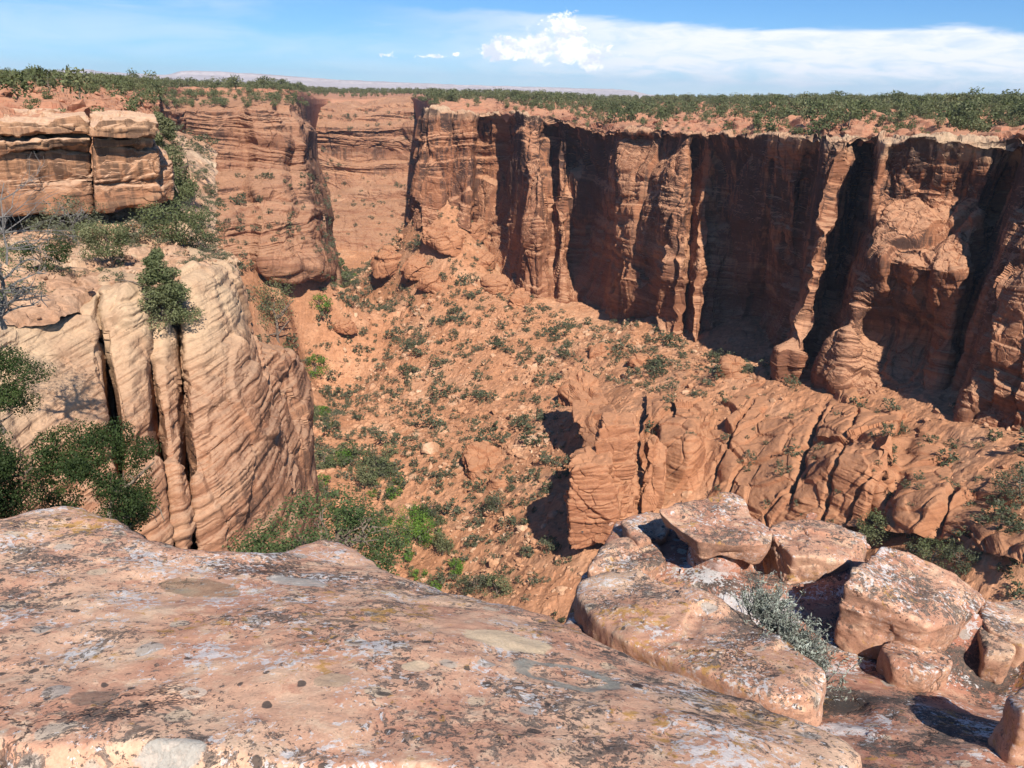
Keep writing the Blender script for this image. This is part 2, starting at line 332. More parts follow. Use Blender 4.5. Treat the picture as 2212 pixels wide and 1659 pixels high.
# --- right canyon wall: stations from the far prow to the near right end
# (px_top, py_top, R_top, px_base, py_base, R_base, extra distance at 5 levels)
z5 = (0, 0, 0, 0, 0)
WS = [
 (930, 240, 520, 905, 430, 500, z5),
 (912, 236, 450, 890, 440, 436, z5),
 (922, 236, 428, 900, 450, 422, z5),
 (965, 240, 424, 950, 455, 418, z5),
 (975, 243, 430, 962, 450, 424, z5),
 (1010, 243, 420, 1000, 450, 414, z5),
 (1030, 243, 420, 1020, 455, 410, z5),
 (1042, 245, 436, 1020, 500, 430, (0, 8, 10, 12, 6)),
 (1064, 236, 432, 1040, 540, 412, (0, 6, 14, 14, 8)),
 (1090, 238, 428, 1075, 575, 396, (0, 10, 16, 14, 6)),
 (1110, 240, 414, 1105, 595, 378, (0, 2, 6, 8, 4)),
 (1125, 243, 398, 1130, 600, 364, (0, -4, -5, -4, -2)),
 (1165, 246, 392, 1165, 605, 356, (0, -5, -6, -4, -2)),
 (1180, 250, 400, 1180, 640, 356, z5),
 (1192, 262, 398, 1195, 670, 358, (6, 10, 10, 6, 0)),
 (1215, 258, 384, 1215, 680, 350, (2, 4, 6, 2, 0)),
 (1235, 268, 380, 1240, 685, 346, (4, 14, 18, 14, 4)),
 (1262, 274, 372, 1265, 690, 336, (2, 14, 20, 16, 8)),
 (1290, 280, 360, 1290, 692, 330, (0, 8, 14, 12, 8)),
 (1315, 282, 346, 1312, 694, 322, (2, -2, 0, 2, 4)),
 (1335, 284, 338, 1330, 694, 314, (4, -4, -4, 2, 6)),
 (1400, 286, 322, 1390, 690, 302, (6, -3, -4, 0, 7)),
 (1455, 286, 308, 1440, 686, 290, (4, -2, -4, -2, 4)),
 (1488, 287, 300, 1470, 690, 284, (2, 0, -4, -5, -2)),
 (1500, 288, 304, 1478, 700, 290, (4, 6, 6, 4, 2)),
 (1530, 288, 296, 1500, 720, 276, (4, 5, 3, 0, -2)),
 (1555, 289, 292, 1520, 735, 272, (2, 10, 10, 8, 4)),
 (1600, 289, 280, 1560, 752, 264, (2, 8, 14, 16, 12)),
 (1650, 290, 268, 1605, 762, 256, (2, 4, 14, 20, 16)),
 (1700, 290, 258, 1650, 766, 248, (0, 4, 10, 18, 14)),
 (1730, 291, 252, 1675, 768, 242, (0, 4, 10, 16, 12)),
 (1760, 292, 246, 1690, 770, 236, (4, 10, 14, 12, 6)),
 (1785, 293, 238, 1700, 772, 222, (0, -2, -3, -3, -2)),
 (1835, 294, 230, 1725, 776, 216, (0, -1, -4, -4, -2)),
 (1850, 295, 230, 1738, 785, 218, (4, 4, 2, 1, 0)),
 (1880, 296, 228, 1755, 800, 216, (8, 12, 12, 8, 4)),
 (1900, 297, 222, 1770, 805, 210, (4, 10, 12, 8, 4)),
 (1915, 300, 214, 1780, 808, 202, (0, 0, 2, 0, -1)),
 (1930, 300, 214, 1815, 815, 198, (3, 3, -2, -3, -2)),
 (1965, 299, 208, 1850, 830, 192, (2, 6, -5, 5, 2)),
 (2040, 300, 203, 1920, 850, 184, (2, 6, -6, 5, 4)),
 (2110, 302, 199, 1990, 872, 176, (2, 6, -6, 5, 4)),
 (2150, 303, 197, 2015, 885, 173, (2, 4, -4, 0, 4)),
 (2175, 305, 195, 2030, 895, 171, (5, 8, 6, 4, 4)),
 (2200, 306, 190, 2050, 905, 166, (8, 12, 10, 6, 5)),
 (2225, 307, 184, 2075, 920, 158, (0, 0, -3, -4, -2)),
 (2290, 310, 178, 2160, 955, 152, (0, -2, -6, -4, 0)),
 (2380, 312, 172, 2260, 1000, 146, (0, -2, -6, -4, 0)),
 (2480, 315, 168, 2380, 1040, 140, z5)]
cols = []
for (a, b_, c_, d_, e_, f_, ex) in WS:
    c_ += float(np.interp(a, [1760, 2225, 2480], [0, 22, 30])); f_ += float(np.interp(a, [1760, 2225, 2480], [0, 30, 34]))
    rows = [(a, b_-3, c_+9), (a, b_, c_)]
    for k, tt in enumerate((.03, .22, .5, .78, 1.0)):
        # upper cap band steep, then a step, then a battered lower wall
        fl = float(np.interp(a, [1450, 1800], [0, 1])); g = {.03: .02, .22: .08, .5: .46-.10*fl, .78: .80-.18*fl, 1.0: 1.0}[tt]
        rows.append((a+(d_-a)*tt, b_+(e_-b_)*tt, c_+(f_-10*fl-c_)*g+ex[k]*1.5))
    rows.append((d_-4, e_+45, f_-6-6*fl)); cols.append(rows)
G = loft(cols, 1150, 560, 3.0, 4.0)
n = normals(G); sgn = np.sign((n*G).sum(2).mean()); n = -n*sgn
Dp = rockdisp(G, blocks=((24, 60, 3.4), (10, 34, 1.3), (4, 9, .45), (1.6, 2.4, .2)), strata=((16, .8), (5, .45), (1.6, .22), (.7, .1)), tilt=(.02, .03), joint=.45, fine=.3, fs=3).reshape(G.shape[:2])
vv = np.linspace(0, 1, G.shape[1]); Dp *= (.55+.45*smooth01(vv, .03, .12))[None]
WG = G+n*Dp[..., None]
rq = G.reshape(-1, 3); jag = (vor(rq/np.array([6, 6, 40.]), 0, .10)[0]-.4)*1.7+(vor(rq/np.array([2, 2, 40.]), 0, .15)[0]-.5)*.7; WG[..., 2] += jag.reshape(G.shape[:2])*(1-smooth01(vv, .02, .10))[None]
structure(mesh_obj('canyon_cliff', WG.reshape(-1, 3), grid_faces(*WG.shape[:2]), M_WALL))

# --- plateau on the right and centre, from the rim to the horizon
PS = []
for (a, b_, c_) in [(200,196,250),(300,196,364),(378,196,445),(398,198,468),(440,196,468),(470,199,465),(545,196,463),(612,200,478),(640,202,480),(652,212,508),(664,216,580),(676,216,716),(700,214,788),(760,216,780),(860,212,786),(905,208,774),(915,235,446),(965,238,440),(1060,236,444),(1120,240,412),(1180,248,410),(1240,262,390),(1320,278,356),(1450,283,320),(1600,286,290),(1750,289,256),(1920,297,226),(2110,299,210),(2290,307,188),(2480,312,178)]:
    c_ += float(np.interp(a, [1760, 2225, 2480], [0, 22, 30])); hor = 197+(a-1106)*.02619; tr = max(hor+1, 209 if a > 1300 else hor+3) - (0 if a < 1500 else min(14, (a-1500)*.02))
    rows = [(a, b_+(18 if a > 910 else 62), c_+(0 if a > 910 else 14)), (a, b_+10, c_-1 if a > 910 else c_+2), (a, b_-1, c_+7)]
    for k, R_ in ((.18, c_+26), (.36, c_+58), (.6, c_+125), (.82, c_*1.5+150), (.95, c_*1.6+450)): rows.append((a, b_+(tr+5-b_)*k, R_))
    rows += [(a, tr+5, 2200), (a, tr+6, 9500)]
    PS.append(rows)
G = loft(PS, 620, 360, 4, 3)
Q = G.reshape(-1, 3); Rr = np.hypot(Q[:, 0], Q[:, 1])
c1, e1 = vor(np.c_[Q[:, :2]/9, Q[:, 2]/2.5]); c2, e2 = vor(np.c_[Q[:, :2]/3.2, Q[:, 2]/1.3])
led = (c1-.5)*2.6+(c2-.5)*1.1+fbm(Q/14, 3)*1.0
Q = Q.copy(); Q[:, 2] += led*smooth01(Rr, 900, 250)*1.5
PG = Q.reshape(G.shape)
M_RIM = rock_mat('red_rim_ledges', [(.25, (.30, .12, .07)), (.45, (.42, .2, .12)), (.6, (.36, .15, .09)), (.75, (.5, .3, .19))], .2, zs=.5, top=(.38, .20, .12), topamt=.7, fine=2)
structure(mesh_obj('plateau', PG.reshape(-1, 3), grid_faces(*PG.shape[:2]), M_RIM))

# --- far walls on the left side of the canyon
def station_rows(px, ys, Rs, lean=0.0): return [(px+(y-ys[0])*lean, y, R_) for y, R_ in zip(ys, Rs)]
L1 = []
for px, r_, ln, dy in ((200,216,0,0),(300,315,.03,0),(378,385,.04,0),(388,402,.05,2),(398,404,.05,2),(440,404,.06,0),(470,402,.06,3),(520,408,.08,0),(545,400,.08,0),(600,406,.10,2),(612,414,.13,4),(640,416,.15,6),(652,440,.18,16),(664,500,.20,24),(676,620,.22,34)):
    q = [(-58,.15),(-40,.07),(-38,.045),(-20,.03),(-18,.008),(0,0),(60,-.008),(118,-.016),(124,-.035),(150,-.06),(186,-.068),(192,-.085),(222,-.11),(258,-.118),(264,-.13),(318,-.145),(345,-.135),(430,-.03)]
    L1.append([(px+max(0, y)*ln+(9*math.sin(y*.045+px*.02)+5*math.sin(y*.11+1))*float(np.interp(px, [380, 560, 640], [0, .6, 1])), 254+y+dy, r_*(1+k)) for y, k in q])
G = loft(L1, 620, 560, 3, 2)
n = normals(G); n = -n*np.sign((n*G).sum(2).mean())
G = G+n*rockdisp(G, blocks=((30, 40, 1.2), (9, 12, .5), (3.5, 3, .25)), strata=((18, 1.6), (7, 1.2), (2.5, .6), (1.1, .25)), joint=.4, fine=.4, fs=5, seed=2).reshape(G.shape[:2])[..., None]
L1G = G
structure(mesh_obj('canyon_cliff', G.reshape(-1, 3), grid_faces(*G.shape[:2]), M_FARW))
L2 = []
for px, r_, dy, ln in ((590,742,0,0),(640,738,4,.02),(700,730,8,.05),(760,722,10,.08),(800,724,10,.05),(860,728,6,.02),(930,716,2,0)):
    q = [(206,.075),(218,.05),(220,.035),(232,.028),(234,.012),(252,.006),(254,-.01),(268,-.02),(290,-.016),(330,-.012),(375,-.016),(400,-.03),(408,-.05),(432,-.06),(438,-.08),(470,-.10),(520,-.13),(610,-.16)]
    L2.append([(px+(y-260)*ln, y+dy*(1 if y < 300 else .4), r_*(1+k)) for y, k in q])
G = loft(L2, 460, 440, 6, 2)
n = normals(G); n = -n*np.sign((n*G).sum(2).mean())
G = G+n*rockdisp(G, blocks=((40, 60, 2.0), (12, 12, .7), (4, 4, .4)), strata=((26, 2.2), (8, 1.3), (3, .6), (1.3, .3)), tilt=(-.08, 0), joint=.35, fine=.5, fs=6, seed=4).reshape(G.shape[:2])[..., None]
L2G = G
structure(mesh_obj('canyon_cliff', G.reshape(-1, 3), grid_faces(*G.shape[:2]), M_FARW))

# --- slickrock benches below the right wall
BS = [
 station_rows(1395, (850,885,915,960,1010,1060,1100,1140), (212,196,184,176,172,169,168,168), -.02),
 station_rows(1412, (848,885,915,960,1010,1060,1100,1140), (214,198,190,184,180,176,174,172), -.03),
 station_rows(1424, (846,880,912,960,1010,1060,1100,1140), (215,197,183,174,170,167,166,166), -.04),
 station_rows(1500, (840,870,900,950,1010,1065,1105,1140), (216,200,184,172,166,163,161,160), -.06),
 station_rows(1540, (830,865,900,950,1010,1065,1105,1140), (216,202,190,180,172,165,161,158), -.10),
 station_rows(1600, (820,860,900,950,1010,1065,1105,1140), (214,202,190,178,168,160,156,153), -.16),
 station_rows(1680, (800,850,900,950,1010,1065,1105,1140), (216,204,190,178,166,157,152,149), -.22),
 station_rows(1740, (800,850,895,945,1010,1070,1105,1140), (214,200,186,173,162,153,149,146), -.26),
 station_rows(1800, (815,850,880,920,1000,1070,1105,1140), (208,196,186,172,158,148,146,144), -.28),
 station_rows(1860, (840,865,885,925,990,1075,1110,1140), (200,188,178,164,151,146,144,142), -.3),
 station_rows(1950, (865,885,905,930,1000,1078,1112,1145), (192,178,168,156,146,142,141,139), -.3),
 station_rows(1985, (880,900,915,940,1010,1080,1115,1150), (202,190,182,170,154,145,141,138), -.3),
 station_rows(2010, (890,910,935,965,1030,1085,1120,1155), (200,186,172,162,149,140,136,134), -.28),
 station_rows(2100, (935,960,985,1010,1050,1095,1130,1165), (194,180,168,156,144,136,132,130), -.25),
 station_rows(2200, (985,1005,1025,1050,1085,1120,1160,1200), (184,172,160,148,138,130,124,121), -.22),
 station_rows(2320, (1030,1050,1070,1095,1125,1160,1200,1240), (176,166,154,142,132,123,118,115), -.2)]
G = loft(BS, 640, 300, 3, 3)
n = normals(G); n = -n*np.sign((n*G).sum(2).mean())
G = G+n*rockdisp(G, blocks=((15, 40, 1.5), (6, 9, .45)), strata=((7, .5), (2.4, .35), (.8, .2), (.35, .08)), tilt=(.15, .05), joint=.7, fine=.15, fs=2, seed=6).reshape(G.shape[:2])[..., None]
Q = G.reshape(-1, 3); bx_, by_, bz_ = project(Q)
for a_, b_, w_, dd in (((1990,885),(1885,1110),.8,3.0),((1800,835),(1715,1040),.6,2.2),((1650,830),(1535,1050),.5,1.3),((2110,960),(2040,1100),.6,1.8),((1870,860),(1790,1060),.4,1.2)):
    pa, pb = [Q[np.argmin(np.hypot(bx_-x, by_-y))][:2] for x, y in (a_, b_)]; e_ = pb-pa; L_ = np.hypot(*e_); e_ = e_/L_; wv = Q[:, :2]-pa; al = wv@e_; dist = np.abs(wv[:, 0]*e_[1]-wv[:, 1]*e_[0]+fbm(Q/6, 3)*1.2)
    G = G-n*(dd*np.exp(-(dist/w_)**2)*smooth01(al, -8, 0)*smooth01(al, L_+8, L_)).reshape(G.shape[:2])[..., None]
BG = G
structure(mesh_obj('rock_bench', G.reshape(-1, 3), grid_faces(*G.shape[:2]), M_BENCH))

# --- left side: upper plateau, near bench, cream buttress
LP = [
 station_rows(-220, (168,178,190,204,222,242,262), (420,260,180,130,100,84,70)),
 station_rows(0, (166,176,188,203,222,240,258), (420,260,180,130,100,82,66)),
 station_rows(120, (169,180,192,207,224,242,258), (420,260,180,130,100,82,66)),
 station_rows(230, (174,186,198,214,232,250,266), (430,270,190,140,108,88,70)),
 station_rows(300, (180,192,206,224,244,262,280), (420,280,200,150,118,98,84)),
 station_rows(345, (184,198,214,236,258,282,330), (420,290,210,165,135,112,92))]
G = loft(LP, 420, 240, 4, 3); Q = G.reshape(-1, 3).copy()
c1, e1 = vor(np.c_[Q[:, :2]/5, Q[:, 2]/1.6]); c2, e2 = vor(np.c_[Q[:, :2]/1.8, Q[:, 2]/.8])
Rr = np.hypot(Q[:, 0], Q[:, 1]); Q[:, 2] += ((c1-.5)*1.5+(c2-.5)*.6+fbm(Q/6, 3)*.5)*smooth01(Rr, 400, 110)
LPG = Q.reshape(G.shape); structure(mesh_obj('plateau', Q, grid_faces(*G.shape[:2]), M_RIM))

MS = [
 station_rows(330, (285,340,400,460,520,570,640), (100,94,86,77,66,58,54)),
 station_rows(370, (275,330,395,455,520,580,660), (112,100,90,80,68,58,54)),
 station_rows(420, (290,345,405,465,525,590,690), (116,102,92,82,70,60,58)),
 station_rows(470, (330,380,430,485,540,620,740), (112,102,94,84,73,68,68))]
G = loft(MS, 200, 260, 4, 4); Q = G.reshape(-1, 3).copy(); Q += np.stack([fbm(Q/4, 4), fbm(Q/4+9, 4), fbm(Q/4+4, 4)], 1)*.8
MG = Q.reshape(G.shape); structure(mesh_obj('side_slope', Q, grid_faces(*G.shape[:2]), M_LBENCH))

# rows: bench back, bench middle, lip, just below lip, upper face, mid face, low face, bottom
BT = [  # px_lip, py_lip, R_lip, px_bot, py_bot, R_bot, groove
 (-140, 740, 36, -60, 1250, 30, 0), (30, 705, 39, 95, 1200, 32.5, 0), (120, 690, 40, 185, 1200, 33, 0), (196, 668, 41, 262, 1200, 33.5, 0),
 (203, 655, 41.5, 272, 1200, 34, 0), (209, 650, 41.8, 281, 1200, 34, 4.6), (217, 642, 42, 289, 1200, 34, 4.6), (223, 638, 42, 297, 1200, 34.2, 0),
 (260, 634, 42.5, 335, 1205, 34.4, -.3), (300, 640, 43, 366, 1205, 34.6, 0), (308, 655, 43.2, 374, 1205, 34.8, 3.6), (317, 660, 43.4, 381, 1205, 34.8, 3.6), (322, 690, 43, 388, 1205, 34.8, 0),
 (345, 700, 43, 402, 1210, 35, -.4), (372, 728, 42.8, 413, 1210, 35.2, .1), (380, 735, 43.6, 419, 1210, 36, 4.0), (388, 732, 44, 425, 1210, 36, 4.0), (396, 620, 44.5, 433, 1210, 35.2, 0),
 (420, 596, 45.5, 480, 1215, 35.6, -.5), (455, 580, 46.5, 540, 1215, 36.4, -.6), (490, 578, 48, 600, 1215, 37.6, -.4), (512, 600, 49.5, 640, 1215, 39, 0), (535, 650, 50.5, 665, 1215, 40.5, .2),
 (556, 752, 51, 680, 1215, 42.5, .5), (590, 762, 52.5, 692, 1215, 44.5, .1), (630, 778, 55, 700, 1215, 48, 0), (652, 800, 57.5, 706, 1215, 52, 0), (658, 812, 62, 706, 1215, 60, 0), (655, 815, 72, 702, 1215, 72, 0)]
cols = []
for (a, b_, c_, d_, e_, f_, gv) in BT:
    bx = min(a, 480); yb = float(np.interp(bx, [0, 370, 410, 450, 480], [470, 470, 500, 530, 556])); rows = [(bx+12, yb, max(68.0, c_+8)), (bx+(a-bx)*.5+8, min((yb+b_)/2-4, b_-12), max(54.0, c_+4)), (a, b_-8, c_+.6)]
    if a > 540: rows = [(a-14, b_-16, c_+9), (a-6, b_-10, c_+4), (a, b_-5, c_+.6)]
    for tt, gg in ((.02, .01), (.2, .24), (.45, .56), (.72, .84), (1.0, 1.0)):
        rows.append((a+(d_-a)*tt, b_+(e_-b_)*tt, c_+(f_-c_)*gg+gv*(1 if .02 < tt < .9 else .6)))
    rows.append((d_+70, 1800, f_-1.5)); cols.append(rows)
G = loft(cols, 820, 900, 2.0, 4.0)
n = normals(G); n = -n*np.sign((n*G).sum(2).mean())
nv = G.shape[1]; fade = np.ones(G.shape[:2])
Dp = rockdisp(G*1.0, blocks=((4.5, 6, .36), (1.7, 1.2, .07), (.6, .4, .025)), strata=((2.6, .22), (.9, .13), (.36, .07), (.15, .03)), tilt=(.36, .05), joint=.3, fine=.06, fs=.7, warp=.35, seed=8).reshape(G.shape[:2])
BTG = G+n*Dp[..., None]
structure(mesh_obj('sandstone_buttress', BTG.reshape(-1, 3), grid_faces(*G.shape[:2]), M_BUTT))
# bench sheet behind the lip, soil covered
LB = []
for px, rr in ((-160, (70, 62, 54, 46, 40.5, 38)), (0, (70, 62, 54, 46, 41, 38.6)), (120, (70, 62, 54, 46, 41.5, 39.2)), (210, (70, 62, 54, 48, 43.6, 42.4)), (300, (70, 63, 55, 49, 45, 43.5)), (380, (72, 64, 56, 51, 47, 45)), (450, (76, 68, 60, 54, 50, 48.5)), (515, (82, 74, 66, 60, 56, 54))):
    LB.append(station_rows(px, (455, 500, 548, 600, 655, 712) if px < 150 else (455, 500, 548, 592, 632, 662) if px < 350 else ((468, 500, 540, 568, 592, 612) if px < 420 else ((528, 540, 552, 566, 580, 596) if px < 500 else (566, 572, 578, 584, 590, 600))), rr))
G = loft(LB, 420, 260, 4, 3); Q = G.reshape(-1, 3).copy(); c1, _ = vor(Q/np.array([1.6, 1.6, 1.2])); c2, _ = vor(Q/.7)
Q[:, 2] += fbm(Q/3, 4)*.5+(c1-.5)*.5+(c2-.5)*.22+.15
LBG = Q.reshape(G.shape); structure(mesh_obj('ledge_ground', Q, grid_faces(*G.shape[:2]), M_LBENCH))

# --- rounded hull rocks: one closed surface grown from a convex outline
_ico = {}
def ico(sub):
    if sub not in _ico:
        bm = bmesh.new(); bmesh.ops.create_icosphere(bm, subdivisions=sub, radius=1); bm.verts.ensure_lookup_table()
        _ico[sub] = (np.array([v.co[:] for v in bm.verts]), np.array([[v.index for v in f.verts] for f in bm.faces])); bm.free()
    return _ico[sub]
def hull_rock(name, pts, mat, sub=6, p=14, disp=None, parent=None):
    pts = np.array(pts, float); lo, hi = pts.min(0), pts.max(0); c = pts.mean(0)*.5+(lo+hi)*.25; s = np.maximum((hi-lo)/2, 1e-3)
    q = (pts-c)/s; bm = bmesh.new()
    for v in q: bm.verts.new(v)
    bmesh.ops.convex_hull(bm, input=bm.verts); bm.normal_update()
    pl = {}
    for f in bm.faces:
        nn = np.array(f.normal[:]); dd = float(nn@np.array(f.verts[0].co[:]))
        if dd < 0: nn, dd = -nn, -dd
        pl[tuple(np.round(nn, 2))] = (nn, max(dd, .05))
    bm.free(); V, Fc = ico(sub); acc = np.zeros(len(V))
    for nn, dd in pl.values():
        k = V@nn; acc += np.where(k > 1e-4, np.maximum(k, 1e-4)/dd, 0)**p
    Pw = V*(acc**(-1/p))[:, None]*s+c
    if disp is not None:
        nr = V/s; nr /= np.linalg.norm(nr, axis=1)[:, None]; Pw = Pw+nr*disp(Pw)[:, None]
    return mesh_obj(name, Pw, Fc, mat, parent)
def box_from(front, depth):                     # four picture points with R, pushed back along the view
    f = np.array([at(*q) for q in front]); m = f.mean(0); d = m*np.array([1, 1, 0]); d /= np.linalg.norm(d)
    return np.vstack([f, f+d*depth])
bd = lambda sd: (lambda P: rockdisp(P, blocks=((3, 3, .25), (1.1, .9, .10)), strata=((1.6, .22), (.5, .10), (.2, .04)), tilt=(.03, 0), joint=.45, fine=.05, fs=.6, warp=.4, seed=sd))
ob = bpy.data.objects.new('rock_outcrop', None); C.objects.link(ob); ob['kind'] = 'structure'; ob.location = (0, 0, 0)
for fr, dp, sd in (
 ([(-120,332,60),(201,322,63),(-90,468,59),(207,462,62)], 16, 1), ([(197,320,62.5),(345,322,63.5),(205,462,61.5),(352,455,63)], 16, 2), ([(300,318,63.5),(372,360,66),(300,455,63),(368,440,65)], 16, 7),
 ([(-140,300,59.5),(196,290,61.5),(-130,328,59.8),(194,318,61.8)], 15, 3), ([(-140,262,60.5),(196,258,62.5),(-140,298,60.2),(196,288,62.2)], 15, 4),
 ([(192,262,61),(344,266,62.5),(192,296,60.8),(338,296,62.3)], 15, 5), ([(200,300,62.2),(330,300,63.2),(200,318,62.2),(330,316,63.2)], 14, 6)):
    b = hull_rock('block', box_from(fr, dp), M_BLOCK, 7, 26, bd(sd), parent=ob)
    # faint relief only: the blocks carry their beds in the surface

# --- pinnacle and pillars at the end of the bench
pd = lambda sd: (lambda P: rockdisp(P, blocks=((9, 10, 1.1), (3.2, 3.4, .45)), strata=((4, .55), (1.4, .3), (.5, .12)), tilt=(.1, 0), joint=.5, fine=.12, fs=1.4, seed=sd))
pin = bpy.data.objects.new('rock_pinnacle', None); C.objects.link(pin)
pin.location = at(1290, 1165, 146); tag(pin, 'free standing orange sandstone pinnacle casting a black shadow on the slope', 'rock pinnacle')
inv = Matrix.Translation(-Vector(pin.location))
def pillar(fr, dp, sd, sub=6):
    o = hull_rock('pillar', box_from(fr, dp), M_BENCH, sub, 16, pd(sd), parent=pin); o.data.transform(inv)
pillar([(1238,1008,142),(1325,1000,143),(1226,1195,138),(1325,1185,139)], 9, 11, 7)
pillar([(1292,912,151),(1378,925,152),(1262,1190,142),(1372,1140,148)], 10, 12, 7)
pillar([(1318,1050,146),(1366,1040,147),(1318,1175,143),(1366,1130,146)], 6, 13)
pillar([(1394,955,158),(1422,958,158),(1384,1120,151),(1418,1115,152)], 7, 14)
pillar([(1222,812,204),(1300,840,200),(1236,915,186),(1330,960,176)], 9, 15)
pillar([(1250,905,190),(1318,905,180),(1270,1010,168),(1330,1010,160)], 9, 16)
kn = hull_rock('rock_knob', box_from([(1455,895,188),(1536,892,190),(1470,968,176),(1525,960,178)], 9), M_BENCH, 6, 12, pd(17)); structure(kn)
def outcrop(px, py, w, d_, h, sd, yaw=0.0, sink=.45):
    g0 = ground_T(px, py); v = g0*np.array([1, 1, 0]); v /= np.linalg.norm(v); c_, s_ = math.cos(yaw), math.sin(yaw); v = np.array([v[0]*c_-v[1]*s_, v[0]*s_+v[1]*c_, 0]); u_ = np.array([v[1], -v[0], 0]); R = np.random.default_rng(sd); pts = []
    for zz, k in ((-sink*h, 1.0), ((1-sink)*h*.55, 1.0), ((1-sink)*h, .72)):
        for a in np.linspace(0, 6.28, 9)[:-1]: q = R.uniform(.8, 1.1); pts.append(g0+u_*w/2*math.cos(a)*k*q+v*d_/2*math.sin(a)*k*q+np.array([0, 0, zz+.25*math.sin(a)*k*d_/2]))
    structure(hull_rock('rock_outcrop', pts, M_BENCH, 6, 9, pd(sd)))
def ground_T(px, py):
    Q = TG.reshape(-1, 3); x, y, z = project(Q); d = np.hypot(x-px, y-py); k = np.where(d < max(3, d.min()+.5))[0]; return Q[k[np.argmin(z[k])]]
for i, q in enumerate(((845,560,26,30,12), (905,575,20,24,9), (960,520,24,30,10), (1025,500,16,20,9), (1045,560,14,16,8), (880,520,20,26,9), (940,610,18,20,6), (1075,625,16,22,12), (1120,655,12,16,9), (1048,1010,16,20,6), (1085,1040,10,12,5), (720,730,22,28,7), (1585,800,12,14,6), (1300,760,10,12,5), (1380,790,9,12,4), (1180,880,8,9,3), (1250,860,14,16,8), (740,700,14,18,6))):
    outcrop(*q, sd=40+i, yaw=.3*((i*7) % 5-2))

# --- distant mesas on the plain
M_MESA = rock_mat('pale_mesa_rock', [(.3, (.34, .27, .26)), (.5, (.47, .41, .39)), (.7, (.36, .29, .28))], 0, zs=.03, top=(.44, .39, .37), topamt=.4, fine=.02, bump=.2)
def mesa(pr, R):
    cols = [[(px, y-.5, R+1500), (px, y, R), (px, y+dy*.35, R-60), (px, y+dy*.6, R-300), (px, y+dy, R-700), (px, y+dy+10, R-1400)] for px, y, dy in pr]
    G = loft(cols, 500, 60, 3, 1); Q = G.reshape(-1, 3).copy(); Q += fbm(Q/260, 4)[:, None]*np.array([60, 60, 10]); structure(mesh_obj('mesa', Q, grid_faces(500, 60), M_MESA))
mesa([(-120,160,6),(60,156,9),(110,152,13),(190,150,16),(225,156,12),(330,161,10),(420,166,8)], 9000)
mesa([(250,168,4),(300,165,9),(372,161,14),(392,153,24),(470,155,25),(560,160,24),(700,171,20),(850,178,18),(1000,184,16),(1150,188,16),(1320,193,14),(1370,197,12),(1400,206,6),(1480,210,4)], 7000)

